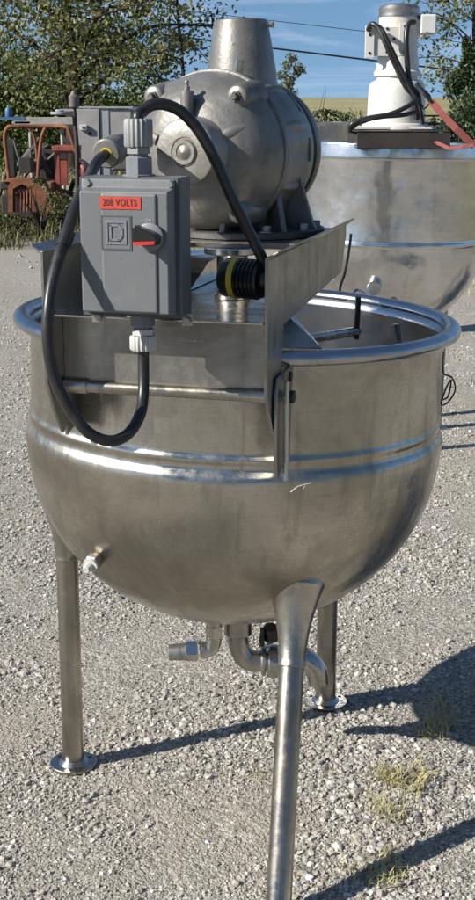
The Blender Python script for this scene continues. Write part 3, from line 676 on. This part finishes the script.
# white motor
mc = P(396.5, 100, 3.1)
W2 = K2I @ Matrix.Translation((mc.x, 3.1, 0))
zz = lambda py: P(396, py, 3.1).z
body = MB().lathe([(.0003, 1.467), (.155, 1.467), (.155, zz(127)), (.148, zz(124)), (.130, zz(123)), (.1265, zz(100)), (.124, zz(88)), (.120, zz(84.5)), (.112, zz(82)), (.092, zz(80)), (.090, zz(76.5)), (.104, zz(76)), (.104, zz(72)), (.094, zz(70)), (.090, zz(57)), (.0865, zz(56)), (.0865, zz(17)), (.0003, zz(17))], W2, 72).build('white_motor', M['white'], k2, angle=30)
MB().lathe([(.080, zz(17.5)), (.0905, zz(17)), (.0905, zz(15)), (.088, zz(14)), (.0895, zz(9)), (.082, zz(6)), (.06, zz(4.2)), (.0003, zz(3.6))], W2, 56).build('fan_cover', M['zinc'], body, angle=30)
fp = MB()
fp.box((-.135, -.095, (zz(27)+zz(59))/2), (.040, .008, zz(27)-zz(59)), W2).box((.010, -.115, (zz(25)+zz(57))/2), (.042, .008, zz(25)-zz(57)), W2)
fp.box((-.05, -.088, (zz(28)+zz(57))/2), (.13, .006, zz(28)-zz(57)), W2).box((-.118, -.05, (zz(27)+zz(59))/2), (.006, .09, zz(27)-zz(59)), W2).box((.030, -.085, (zz(25)+zz(57))/2), (.006, .06, zz(25)-zz(57)), W2)
fp.build('motor_foot', M['white'], body, bevel=.002)
for (x_, y_, py) in ((-.135, -.1, 30), (-.135, -.1, 36), (-.135, -.1, 54), (.012, -.12, 28), (.012, -.12, 34), (.012, -.12, 53), (-.06, -.092, 30), (-.03, -.092, 40), (-.06, -.092, 53)):
    MB().cyl(W2 @ Vector((x_, y_, zz(py))), W2 @ Vector((x_, y_-.0015, zz(py))), .006, n=12).build('bolt_hole', M['ink'], body)
MB().box((.122, -.02, zz(25)), (.07, .09, .082), W2).box((.085, -.02, zz(27)), (.06, .06, .06), W2).build('junction_box', M['white'], body, bevel=.008)
MB().box((-.02, -.02, 1.4735), (.36, .26, .012), W2).build('base_plate', M['white'], body, bevel=.003)
def cab(pts, r=.011): 
    MB().tube([P2(*q) for q in pts], r, 12, 6).build('power_cable', M['rubber'], body, angle=60)
cab([(368, 30, 3.0), (372, 24, 2.97), (379, 29, 2.95), (386, 45, 2.93), (395, 65, 2.93), (405, 86, 2.93), (414, 98, 2.95), (417, 120, 2.98)])
cab([(374, 25, 2.98), (381, 29, 2.95), (389, 45, 2.93), (398, 64, 2.93), (408, 84, 2.93), (418, 95, 2.95), (420, 118, 2.98)])
cab([(414, 22, 3.0), (408, 25, 2.97), (406, 40, 2.95), (407, 60, 2.95), (409, 80, 2.95), (415, 95, 2.95)], .012)
cab([(350, 131, 2.86), (352, 124, 2.84), (368, 118, 2.84), (390, 114, 2.84), (408, 106, 2.86), (417, 99, 2.92)], .010)
cab([(352, 128, 2.86), (360, 122, 2.84), (380, 117, 2.84), (402, 115, 2.85), (416, 112, 2.92)], .010)
cab([(404, 80, 2.93), (412, 92, 2.92), (419, 104, 2.92), (423, 124, 2.95)], .008)
cab([(418, 100, 2.95), (424, 108, 2.9), (430, 98, 2.9), (421, 88, 2.94)], .006)
MB().box((.16, -.05, 1.49), (.1, .02, .012), W2).box((.17, -.05, 1.525), (.12, .015, .008), W2).build('cable_bracket', M['darksteel'], body, bevel=.001)
# strap on kettle 2
def ribbon(pts, w, nrm, th=.003):
    b_ = MB(); pts = [Vector(p) for p in pts]; nrm = Vector(nrm)
    for p0, p1 in zip(pts, pts[1:]):
        d = (p1-p0).normalized(); s_ = d.cross(nrm).normalized(); n_ = s_.cross(d).normalized()
        vs = []
        for p in (p0, p1):
            vs += [p-s_*w/2-n_*th/2, p+s_*w/2-n_*th/2, p+s_*w/2+n_*th/2, p-s_*w/2+n_*th/2]
        b_.add(vs, [(0, 1, 2, 3), (7, 6, 5, 4), (0, 4, 5, 1), (1, 5, 6, 2), (2, 6, 7, 3), (3, 7, 4, 0)])
    return b_
sp = ribbon([P(431, 101, 2.84), P(441, 113, 2.82), P(456, 129, 2.80), P(474, 146, 2.80)], .030, (0, -1, .2))
sp2 = ribbon([P(428, 134, 2.86), P(437, 143, 2.83), P(449, 148.5, 2.80), P(462, 147, 2.79), P(474, 145, 2.79), P(500, 149, 2.84)], .016, (0, -1, .4))
sp.v += []; sp.add(sp2.v, sp2.f)
st_ = sp.build('ratchet_strap', M['strap'], None, angle=60)
tag(st_, 'faded red webbing strap draped over the right rim of the rear kettle', 'strap')
MB().tube([P(417, 84, 2.9), P(423, 92, 2.86), P(432, 103, 2.84)], .009, 10).build('strap_cord', M['black'], st_)
# third vat behind
vz = P(322, 119, 6.2).z; vx = P(320, 119, 6.2).x
vt = empty('steel_vat', (vx, 6.2, gz(vx, 6.2)))
tag(vt, 'dull blue grey steel vat standing behind the cast motor, only its wide rim showing', 'vat')
MB().lathe([(.0005, .75), (.15, .78), (.20, .9), (.21, vz-.06), (.235, vz-.012), (.24, vz), (.232, vz), (.19, .9), (.0005, .8)], None, 64).build('vat_body', M['steel_rim'], vt, angle=30)
for an in (0, 2.1, 4.2): MB().cyl((.15*math.cos(an), .15*math.sin(an), 0), (.15*math.cos(an), .15*math.sin(an), .85), .02, n=16).build('leg', M['steel_leg'], vt)
# ------------------------------------------------------------------ vegetation helpers
def leaves(pts, size, mat, name, parent=None, flat=.0, jitter=.35):
    pts = np.asarray(pts, float); n = len(pts)
    q = rng.normal(size=(n, 3)); q[:, 2] = q[:, 2]*(1-flat); q /= np.linalg.norm(q, axis=1)[:, None]
    t = rng.normal(size=(n, 3)); t -= (t*q).sum(1)[:, None]*q; t /= np.linalg.norm(t, axis=1)[:, None]
    w = np.cross(q, t); s = size*rng.uniform(1-jitter, 1+jitter, n)[:, None]
    fold = q*s*.18
    Vv = np.stack([pts-t*s*.5, pts+w*s*.32+fold-t*s*.05, pts+t*s*.55, pts-w*s*.32+fold-t*s*.05], 1).reshape(-1, 3)
    Ff = np.arange(4*n).reshape(n, 4)
    o = fastmesh(name, Vv, Ff, mat)
    if parent: o.parent = parent
    return o
def tree(name, label, cat, base, h, tr, spread, nbr, leafn, leafs, mat, group=None, low=.25, crown_name='crown', droop=.0, extra=None, clump=.35, dirs=None):
    b_ = empty(name, base); tag(b_, label, cat, group)
    mb = MB(); top = Vector((random.uniform(-.2, .2), random.uniform(-.2, .2), h*.85))
    tp = [Vector((0, 0, -.1)), Vector((.03*h*.3, 0, h*.25)), Vector((-.02*h*.3, .05, h*.5)), top]
    mb.tube(tp, tr, 10, 6, tr*.25)
    L_ = []
    for i in range(nbr):
        t = low+(1-low)*(i+random.random())/nbr
        p0 = Vector((0, 0, 0)).lerp(Vector((0, 0, h*.85)), t)*1.0
        an = dirs[i % len(dirs)]+random.uniform(-.3, .3) if dirs else random.uniform(0, 2*PI)
        ln = spread*(1.05-.65*max(0, (t-low)/(1-low)))*random.uniform(.7, 1.1)
        end = p0+Vector((math.cos(an)*ln, math.sin(an)*ln, ln*(.35-droop)+random.uniform(-.2, .3)*ln))
        mid = p0.lerp(end, .5)+Vector((0, 0, ln*.12))+Vector([random.uniform(-.08, .08)*ln for _ in range(3)])
        r_ = tr*.42*(1.1-t*.6)
        mb.tube([p0, mid, end], r_, 6, 5, r_*.25)
        for k in range(7):
            s_ = random.uniform(.25, 1.0)
            q0 = p0.lerp(mid, s_*2) if s_ < .5 else mid.lerp(end, (s_-.5)*2)
            q1 = q0+Vector([random.gauss(0, 1) for _ in range(3)]).normalized()*ln*.32+Vector((0, 0, -droop*ln*.5))
            mb.tube([q0, q0.lerp(q1, .5)+Vector((0, 0, .03*ln)), q1], r_*.3, 4, 3, r_*.1)
            for j in range(max(1, leafn//(nbr*7))):
                u = random.uniform(.2, 1.1); c_ = q0.lerp(q1, u)
                L_.append(c_+Vector([random.gauss(0, clump*ln*.16) for _ in range(3)]))
    mb.build('trunk', M['bark'], b_, angle=60)
    if extra: L_ += extra(mb)
    L_ = [p for p in L_ if p.z > .05]
    leaves(L_, leafs, mat, crown_name, b_)
    return b_
def shrub(name, label, cat, base, w, h, dep, n, leafs, mat, group=None, cone=False):
    b_ = empty(name, base); tag(b_, label, cat, group)
    mb = MB(); pts = []
    blobs = []
    for k in range(14):
        z = random.uniform(.15, .85)*h; f = (1-z/h) if cone else (1-(max(0, z/h-.45)/.55)**2)**.5
        blobs.append((random.uniform(-.5, .5)*w*f, random.uniform(-.5, .5)*dep*f, z, random.uniform(.16, .3)*min(w, h)*(.6 if cone else 1)))
        bx_, by_, bz_, br_ = blobs[-1]
        mb.tube([(0, 0, -.05), (bx_*.4, by_*.4, bz_*.6), (bx_, by_, bz_)], .022, 5, 4, .006)
    if cone: mb.tube([(0, 0, -.05), (0, 0, h*.95)], .05, 6, 1, .01)
    mb.build('stems', M['bark'], b_)
    while len(pts) < n:
        if random.random() < .55:
            bx_, by_, bz_, br_ = random.choice(blobs); d = Vector([random.gauss(0, 1) for _ in range(3)]).normalized()*br_*random.uniform(.5, 1.08)
            p = Vector((bx_, by_, bz_))+d
        else:
            z = random.random()*h; f = (1-z/h)**.8 if cone else (1-(max(0, z/h-.4)/.6)**2)**.5
            if cone: f *= .75+.25*math.sin(z*9+base[0])
            p = Vector((random.uniform(-.5, .5)*w*f, random.uniform(-.5, .5)*dep*f, z))
        if noise.noise(p*1.6+Vector(base)) < -.22: continue
        if p.z > 0: pts.append(p)
    leaves(pts, leafs, mat, 'foliage', b_)
    return b_
def blades(name, label, cat, centres, h, nper, wid, mat, kind=None, group=None, lean=.5, spread=.05):
    C = np.repeat(np.asarray(centres, float), nper, 0); n = len(C)
    C = C+np.concatenate([rng.normal(0, spread, (n, 2)), np.zeros((n, 1))], 1)
    hh_ = h*rng.uniform(.45, 1.15, n); an = rng.uniform(0, 2*PI, n); ln = rng.uniform(.05, lean, n)*hh_*1.4
    d = np.stack([np.cos(an), np.sin(an), 0*an], 1); s_ = np.stack([-np.sin(an+rng.uniform(-1, 1, n)), np.cos(an), 0*an], 1)*wid*.5
    m1 = C+d*ln[:, None]*.35; m1[:, 2] += hh_*.6; e = C+d*ln[:, None]; e[:, 2] += hh_*.9
    Vv = np.stack([C-s_, C+s_, m1+s_*.8, m1-s_*.8, e+s_*.12, e-s_*.12], 1).reshape(-1, 3)
    o6 = 6*np.arange(n)[:, None]; Ff = np.concatenate([o6+np.array([[0, 1, 2, 3]]), o6+np.array([[3, 2, 4, 5]])], 0)
    o = fastmesh(name, Vv, Ff, mat)
    if label: tag(o, label, cat, group, kind)
    return o
def base(px, D): # ground point under pixel column px at distance D from the camera
    y = D+CAMY; x = (px-237.5)/F*D*1.03
    return (x, y, gz(x, y))
# ------------------------------------------------------------------ dry grass tufts on the gravel
tl = [((402, 790, -.05), 'largest dry grass tuft, straw yellow, in the gravel right of the front leg', 9, .10, .055),
      ((380, 868, -.3), 'low sparse grass tuft near the bottom edge, with a few green blades', 6, .06, .022),
      ((438, 722, .2), 'greener grass tuft half inside the kettle shadow at right', 7, .11, .05),
      ((266, 770, 0), 'tiny yellow green sprig beside the front leg', 1, .03, .012)]
for (pp, lab, ncl, h_, sp_) in tl:
    # intersect with the ground
    best = min((abs(P(pp[0], pp[1], Y/100).z-gz(P(pp[0], pp[1], Y/100).x, Y/100)), Y/100) for Y in range(-150, 200))
    c_ = P(pp[0], pp[1], best[1])
    cs = [(c_.x+random.gauss(0, sp_), c_.y+random.gauss(0, sp_*1.3), gz(c_.x, c_.y)) for _ in range(ncl)]
    blades('grass_tuft', lab, 'grass', cs, h_*.42, 30, .003, M['dry'], None, 'grass tufts growing in the gravel', 1.5, .018)
# ------------------------------------------------------------------ background plants
tree('autumn_tree', 'large tree at upper left with dark forked trunk and thinning brown green leaves', 'tree', base(80, 27), 8.5, .17, 3.7, 34, 26000, .10, M['leaf_autumn'], low=.16, droop=.12, clump=.5)
tree('autumn_tree', 'smaller leafy tree whose hanging twigs fill the sky left of the tapered housing', 'tree', base(184, 24), 7.5, .045, 1.5, 18, 3000, .095, M['leaf_autumn'], low=.30, droop=.35, clump=.4, dirs=[PI, 2.5, 3.9, 1.9, 4.4])
tree('bare_tree', 'nearly leafless thin tree at the right edge, twigs against the sky', 'tree', base(458, 21), 6.0, .045, 1.5, 20, 3200, .07, M['leaf_autumn'], low=.25, droop=.05, clump=.6)
tree('pale_tree', 'small pale grey green tree in the distance right of the tapered housing', 'tree', base(288, 46), 3.6, .06, 1.1, 16, 1800, .10, M['leaf_pale'], low=.3, clump=.6)
for (px, D, w, h, n, lab) in ((-20, 29, 3.2, 2.9, 6500, 'dark green bush at the far left edge under the large tree'), (42, 31, 3.4, 2.8, 6500, 'bushy green shrub behind the rusty hoop frame'), (105, 32, 3.6, 2.6, 6500, 'dense green shrub behind the grey cabinet'), (165, 34, 3.2, 2.1, 4000, 'lower green shrub behind the cast motor, mostly hidden')):
    shrub('green_shrub', lab, 'shrub', base(px, D), w, h, 1.8, n, .10, M['leaf_green'], 'shrubs behind the scrap yard')
shrub('evergreen_tree', 'dark narrow evergreen with a reddish tip at the right edge', 'tree', base(453, 19), 1.7, 2.7, 1.2, 17000, .06, M['leaf_ever'], None, True)
shrub('green_shrub', 'mid green bush behind the red strap at the right', 'shrub', base(434, 17.5), 1.2, 1.5, .8, 6000, .06, M['leaf_ever'])
shrub('green_shrub', 'low dark bush line between the vat and the field', 'shrub', base(322, 19), 1.6, 1.52, .8, 5000, .06, M['leaf_ever'])
shrub('green_shrub', 'dark bush at the right edge beside the evergreen', 'shrub', base(478, 18.5), 1.2, 1.9, .8, 4500, .06, M['leaf_ever'])
for i, (px, D, h_) in enumerate(((299, 15, 1.75), (309, 16.5, 1.8), (318, 15.5, 1.65), (338, 15, 1.7), (356, 13, 1.7), (350, 13.5, 1.55))):
    bx_, by_, bz_ = base(px, D)
    lab = ['tall thin weed just right of the cast motor', 'tall dark weed stalk second from the cast motor', 'short weed stalk above the vat rim', 'thin weed above the right end of the vat', 'spiky dark plant against the white motor base', 'spiky plant left of the white motor base'][i]
    blades('tall_weed', lab, 'weed', [(bx_, by_, bz_)], h_, 26, .022, M['leaf_ever'] if i > 3 else M['weed'], None, 'tall weeds behind the vat', .28, .05)
# weeds around scrap (stuff)
cs = []
for _ in range(1500):
    y = random.uniform(11.6, 20); x = random.uniform(-6.5, 1.0)
    if random.random() < smooth(11.3, 14, y)*.9+.08: cs.append((x, y, gz(x, y)))
blades('weeds', 'rough olive weeds and dry grass around the rusty scrap', 'weeds', cs, .26, 12, .014, M['weed'], 'stuff', None, .6, .10)
cs = [(random.uniform(1.5, 8), random.uniform(8.5, 22), 0) for _ in range(1500)]; cs = [(x, y, gz(x, y)) for x, y, _ in cs if random.random() < .15+.85*smooth(9, 15, y)]
blades('dry_grass', 'short straw coloured dry grass beyond the rear kettle', 'dry grass', cs, .10, 12, .012, M['dry'], 'stuff', None, .7, .12)
cs = [(random.uniform(-14, 22), random.uniform(20, 60), 0) for _ in range(7000)]; cs = [(x, y, gz(x, y)) for x, y, _ in cs]
blades('field_grass', 'tall tan grass covering the open field', 'field grass', cs, .5, 8, .03, M['fieldgrass'], 'stuff', None, .5, .35)
# leafy weed clumps in front of scrap
for i, px in enumerate((2, 22, 48, 66, 84)):
    shrub('weed_clump', ['leafy weed clump at the left edge', 'leafy weed clump under the rusty grille', 'leafy weed clump right of the rusty grille', 'leafy weed clump below the red stand', 'leafy weed clump behind the cable, under the cabinet'][i], 'weed', base(px, 16.4+.4*(i % 2)), [.6, .5, .35, .5, .6][i], [.5, .28, .75, .55, .5][i], .4, 600, .045, M['weed'], 'weed clumps among the scrap')
# ------------------------------------------------------------------ scrap at the left
YS = 14.6
def PS(px, py, dy=0): return P(px, py, YS+dy)
rf_ = empty('rusty_tractor_frame', base(24, YS-CAMY)); tag(rf_, 'orange rusty hoop frame with an arched barred grille, standing in weeds at the left', 'scrap frame')
RFI = Matrix.Translation(rf_.location).inverted()
def rel(b_, Mi): b_.v = [tuple(Mi @ Vector(q)) for q in b_.v]; return b_
hoop = MB().tube([PS(9, 178), PS(6, 150), PS(5, 135), PS(8, 127.5), PS(15, 126.5), PS(48, 126.5, .1), PS(66, 127), PS(70, 134), PS(76, 152)], .026, 8, 4)
hoop.tube([PS(38, 178), PS(39, 160), PS(42, 137), PS(46, 127.5)], .024, 8, 4).tube([PS(28, 127, .5), PS(34, 136, .5), PS(37, 155, .5), PS(36, 178, .5)], .02, 8, 4)
rel(hoop, RFI).build('hoop_bar', M['rust'], rf_, angle=60)
gl = MB(); 
arch = [(8, 212), (8, 186), (12, 180), (22, 177.5), (33, 180), (37, 186), (37, 212), (32, 212), (32, 189), (22, 184), (13, 189), (13, 212)]
pts_ = [PS(x_, y_, -.25) for x_, y_ in arch]
gl.add(pts_+[p_+Vector((0, .08, 0)) for p_ in pts_], [(0, 1, 10, 11), (1, 2, 9, 10)[:4], (2, 3, 9), (3, 4, 9), (4, 5, 8, 9), (5, 6, 7, 8)]+[(i, (i+1) % 12, (i+1) % 12+12, i+12) for i in range(12)])
gl = rel(gl, RFI).build('grille_arch', M['rust'], rf_)
for k in range(6): rel(MB().cyl(PS(14.8+k*3.2, 186, -.2), PS(14.8+k*3.2, 212, -.2), .014, n=6), RFI).build('grille_bar', M['rust'], gl)
rel(MB().box(PS(46, 197, .0), (.24, .5, .40)).box(PS(24, 180, .15), (.46, .7, .03)), RFI).build('side_body', M['rust'], rf_, bevel=.02)
bh_ = MB().box(PS(26, 184, .3), (.55, .9, .1)).box(PS(44, 196, .3), (.22, .7, .42)).box(PS(20, 205, .4), (.4, .6, .3))
rel(bh_, RFI).build('engine_hood', M['darksteel'], rf_, bevel=.02)
jj = MB().tube([PS(14, 140, .5), PS(20, 160, .4), PS(30, 172, .3)], .02, 6).box(PS(27, 165, .3), (.16, .3, .2)).tube([PS(31, 152, .3), PS(30, 168, .2), PS(25, 178, .1)], .02, 6).box(PS(12, 158, .7), (.10, .2, .5))
rel(jj, RFI).build('control_linkage', M['darksteel'], rf_, bevel=.01)
rs = empty('red_stand', base(68, YS-CAMY+.3)); RSI = Matrix.Translation(rs.location).inverted(); tag(rs, 'faded red steel stand between the rusty hoop frame and the grey cabinet', 'stand')
ts = MB().box(PS(67, 148, .2), (.34, .4, .07)).box(PS(67, 151, .2), (.29, .36, .05)); rel(ts, RSI).build('stand_top', M['redpaint'], rs, bevel=.01)
for px in (58, 79):
    rel(MB().box(PS(px, 178, .1), (.07, .07, .72)), RSI).build('leg', M['redpaint'], rs, bevel=.008)
rel(MB().tube([PS(79, 164, -.05), PS(84, 170, -.1), PS(80, 184, -.05)], .04, 8), RSI).build('brace', M['redpaint'], rs)
rel(MB().box(PS(64, 172, .3), (.1, .1, .35)), RSI).build('centre_post', M['redpaint'], rs)
# grey cabinet
YC = 15.4
cbn = empty('steel_cabinet', base(100, YC-CAMY)); CI = Matrix.Translation(cbn.location).inverted(); tag(cbn, 'grey steel electrical cabinet behind the control box, small white switch on its side', 'cabinet')
def PC(px, py, dy=0): return P(px, py, YC+dy)
def pbox(x0, x1, y0, y1, dy, dep, mat, name, par, I, bev=.01):
    a_, b_ = PC(x0, y1, dy), PC(x1, y0, dy)
    o = MB().box(((a_.x+b_.x)/2, YC+dy+dep/2, (a_.z+b_.z)/2), (b_.x-a_.x, dep, b_.z-a_.z)); return rel(o, I).build(name, mat, par, bevel=bev)
pbox(78, 99, 109, 205, 0, .5, M['cabinet'], 'cabinet_body', cbn, CI)
pbox(102, 109, 108, 200, .02, .4, M['cabinet_light'], 'side_panel', cbn, CI)
pbox(109, 131, 109, 150, .03, .5, M['cabinet'], 'door', cbn, CI)
pbox(77, 133, 106.5, 108.5, .0, .55, M['cabinet_light'], 'top_ledge', cbn, CI, .005)
sbx = pbox(80, 87, 124.5, 130.5, -.06, .055, M['whiteplastic'], 'switch_box', cbn, CI)
pbox(82.5, 84.5, 126.5, 128.5, -.07, .009, M['ink'], 'switch_hole', sbx, CI, 0)
pbox(88.5, 91.5, 132, 135, -.01, .009, M['ink'], 'latch', cbn, CI, 0)
pl2 = empty('grey_tank_rail', base(150, YC-CAMY+.8)); PI2 = Matrix.Translation(pl2.location).inverted(); tag(pl2, 'long pale grey steel trough running behind the cast motor to the right of the cabinet', 'trough')
pbox(130, 290, 110, 127, .8, .5, M['cabinet_light'], 'trough_wall', pl2, PI2); pbox(129, 291, 107.5, 110, .75, .6, M['cabinet'], 'trough_edge', pl2, PI2, .01)
for px in (140, 280): pbox(px, px+5, 127, 215, .9, .1, M['darksteel'], 'leg', pl2, PI2, .01)
# pump with a cap and disc
pm = empty('old_pump', base(75, 17.6)); MI = Matrix.Translation(pm.location).inverted(); tag(pm, 'old brown grey pump with a domed cap and flat disc, left of the grey cabinet', 'pump')
YC = 14.5
rel(MB().cyl(PC(78, 200), PC(77, 146), .035, .03, n=12).cyl(PC(77, 148), PC(74, 108), .03, .03, n=12), MI).build('post', M['darksteel'], pm)
rel(MB().cyl(PC(74, 108), PC(74, 95), .068, n=20, bev=.015).cyl(PC(74, 95), PC(74, 91), .05, .03, n=20), MI).build('domed_cap', cast('old_brown_cast', (.16, .145, .13), (.09, .08, .07), .2, .6), pm)
rel(MB().cyl(PC(60, 115), PC(60, 112), .125, n=28, bev=.01).cyl(PC(60, 112), PC(60, 109.5), .06, n=20, bev=.01).box(PC(67, 110), (.18, .06, .03)), MI).build('disc_arm', M['cabinet_light'], pm)
# white beam and blue barrel
wb = MB().box(P(46, 121, 17.5), (.95, .1, .11)); wb.box(P(22, 122.5, 17.5), (.28, .1, .05)); wb.cyl(P(30, 122, 17.55), Vector((P(30, 122, 17.55).x, 17.55, 0)), .03, n=8).cyl(P(62, 122, 17.55), Vector((P(62, 122, 17.55).x, 17.55, 0)), .03, n=8)
tag(wb.build('white_rail', M['tancrete'], None, bevel=.01), 'chalky white rail just above the rusty hoop frame', 'rail')
bl_ = P(9, 117, 17.5)
bl_o = MB().lathe([(.0005, 0), (.05, 0), (.055, .01), (.055, .10), (.045, .13), (.02, .145), (.018, .165), (.0005, .166)], Matrix.Translation((bl_.x, 17.5, bl_.z)), 24).box((0, 0, -.02), (.5, .12, .04), Matrix.Translation((bl_.x, 17.5, bl_.z)))
tag(bl_o.build('blue_jug', M['bluep'], None), 'small blue plastic jug at the far left above the rusty hoop frame', 'jug')
# dark machinery pile inside hoop
jp = MB()
for k in range(16):
    p0 = PS(random.uniform(2, 72), random.uniform(135, 200), random.uniform(.9, 1.6)); d_ = Vector((random.uniform(-.5, .5), random.uniform(-.1, .1), random.uniform(-.5, .5)))
    jp.cyl(p0-d_*.5, p0+d_*.5, random.uniform(.015, .05), n=8)
for k in range(8):
    p0 = PS(random.uniform(2, 72), random.uniform(160, 205), random.uniform(1.0, 1.6)); jp.box((0, 0, 0), (random.uniform(.1, .35), .2, random.uniform(.1, .4)), Matrix.Translation(p0) @ Matrix.Rotation(random.uniform(-.4, .4), 4, 'Y'))
tag(jp.build('scrap_iron', M['darksteel'], None, bevel=.005), 'heap of dark scrap iron behind the rusty frames', 'scrap heap', kind='stuff')
# pale debris stones at edge of gravel
dd = []
for k in range(16):
    px = random.uniform(-20, 78); D = random.uniform(12.8, 14.6); x_, y_, z_ = base(px, D); s_ = random.uniform(.018, .04)
    b_ = MB(); b_.box((0, 0, 0), (s_*1.4, s_, s_*.8), Matrix.Rotation(random.uniform(0, 3), 4, 'Z') @ Matrix.Rotation(random.uniform(-.5, .5), 4, 'X'))
    b_.v = [tuple(Vector(q)+Vector([random.uniform(-.38, .3)*s_ for _ in range(3)])) for q in b_.v]
    o = b_.build('pale_rock', M['tancrete'], None, bevel=.006); o.location = (x_, y_, z_+s_*.3)
    tag(o, 'pale chunk of stone lying where the gravel meets the weeds', 'rock', 'pale stones along the edge of the weeds')
# planks right
labs = ['weathered grey board on top of the plank pile at the right edge', 'second weathered board of the plank pile, slightly skewed', 'third board of the plank pile, tilted toward the gravel', 'lowest board of the plank pile, nearest the kettle']
for i, (px, py, an, ln, yy) in enumerate(((478, 236, -14, 1.3, 10.8), (482, 246, -22, 1.4, 10.4), (484, 256, -8, 1.5, 10.1), (477, 265, -26, 1.1, 9.8))):
    p_ = P(px, py, yy); o = MB().box((0, 0, 0), (ln, .14, .045)).build('board', M['wood'], None, bevel=.005)
    g_ = gz(p_.x, p_.y); o.location = (p_.x, p_.y, max(p_.z, g_+.03)); o.rotation_euler = (R(6), R(7), R(an)); tag(o, labs[i], 'board', 'boards in the plank pile')
# crates under planks keep them up
cr = MB().box((0, 0, .12), (1.0, .8, .24)); p_ = P(497, 250, 10.6); o = cr.build('timber_block', M['wood'], None, bevel=.01); o.location = (p_.x+.1, 10.6, gz(p_.x, 10.6)); tag(o, 'grey timber block under the plank pile, cut by the right edge', 'timber')
# ------------------------------------------------------------------ power lines
def line(p0, p1, r, sag, lab):
    q = [Vector(p0).lerp(Vector(p1), t)-Vector((0, 0, sag*4*t*(1-t))) for t in [k/10 for k in range(11)]]
    tag(MB().tube(q, r, 6, 2).build('power_line', M['black'], None), lab, 'power line', 'power lines crossing the sky')
A, B = P(75, 24, 36), P(475, 73, 36); dvec = (B-A)
line(A-dvec*2.0, B+dvec*2.0, .028, .0, 'thicker lower power line passing behind both motors')
A2, B2_ = P(240, 17, 36), P(475, 44, 36); dv2 = B2_-A2
line(A2-dv2*4.2, B2_+dv2*3.6, .010, .0, 'thin faint power line above the thicker one')
for s_, e_, e2, lab in ((0, A-dvec*2.0, A2-dv2*4.2, 'wooden utility pole far out to the left'), (1, B+dvec*2.0, B2_+dv2*3.6, 'wooden utility pole far out to the right')):
    x_ = e_.x; o = MB().cyl((x_, 36, gz(x_, 36)-.5), (x_, 36, max(e_.z, e2.z)+.6), .16, .12, n=12); tag(o.build('utility_pole', M['bark'], None), lab, 'utility pole')
# unseen trees added behind the camera for contrast in the steel reflections
for i, (x_, y_, h_, s_) in enumerate(((-9, -16, 7.5, 3.8), (1.5, -19, 8.5, 4.2), (11, -17, 7, 3.6), (17, -8, 6.5, 3.3))):
    tree('yard_tree', 'leafy yard tree behind the viewer, number %s along the row' % ['one', 'two', 'three', 'four'][i] if False else ['leafy tree left behind the viewpoint', 'tallest leafy tree straight behind the viewpoint', 'leafy tree right behind the viewpoint', 'leafy tree far out to the right side'][i], 'tree', (x_, y_, 0), h_, .2, s_, 14, 2600, .42, M['leaf_green'], low=.1, clump=.9)
# ------------------------------------------------------------------ world and sun
SUN = Vector((-.92*math.cos(R(31)), -.39*math.cos(R(31)), math.sin(R(31)))).normalized()
w = bpy.data.worlds.new('World'); sc.world = w; w.use_nodes = True; nt = w.node_tree
bg = nt.nodes['Background']; sky = nt.nodes.new('ShaderNodeTexSky'); sky.sky_type = 'NISHITA'; sky.sun_disc = False
sky.sun_elevation = R(31); sky.sun_rotation = math.atan2(SUN.x, SUN.y) % (2*PI)
sky.air_density = 1.0; sky.dust_density = .35; sky.ozone_density = 2.0; sky.altitude = 200
tc = nt.nodes.new('ShaderNodeTexCoord')
va = nt.nodes.new('ShaderNodeVectorMath'); va.operation = 'ADD'; va.inputs[1].default_value = (0, 0, .17)
nt.links.new(tc.outputs['Generated'], va.inputs[0])
vn = nt.nodes.new('ShaderNodeVectorMath'); vn.operation = 'NORMALIZE'; nt.links.new(va.outputs[0], vn.inputs[0]); nt.links.new(vn.outputs[0], sky.inputs[0])
mp_ = nt.nodes.new('ShaderNodeMapping'); mp_.inputs['Scale'].default_value = (4, 4, 30); mp_.inputs['Rotation'].default_value = (0, R(4), 0); nt.links.new(tc.outputs['Generated'], mp_.inputs[0])
cn = noise_t(nt, mp_.outputs[0], 1.6, 8, .6, dist=.8)
cf = ramp(nt, cn, [(.50, 0), (.82, .38)])
hs = nt.nodes.new('ShaderNodeHueSaturation'); hs.inputs['Saturation'].default_value = 1.15; hs.inputs['Value'].default_value = 1.1; nt.links.new(sky.outputs[0], hs.inputs['Color'])
cc = mixc(nt, cf, hs.outputs[0], (9.5, 10.2, 11))
nt.links.new(cc, bg.inputs[0]); bg.inputs[1].default_value = .068
sl = bpy.data.lights.new('sun', 'SUN'); sl.energy = 5; sl.angle = R(.53); sl.color = (1, .945, .86)
so = bpy.data.objects.new('sun', sl); col.objects.link(so); so.rotation_euler = (-SUN).to_track_quat('-Z', 'Y').to_euler(); so.location = (-8, -4, 8)
sc.view_settings.view_transform = 'Standard'; sc.view_settings.look = 'None'; sc.view_settings.gamma = 1; sc.view_settings.exposure = .72
sc.render.engine = 'CYCLES'
sc.render.resolution_x = 540; sc.render.resolution_y = 1024
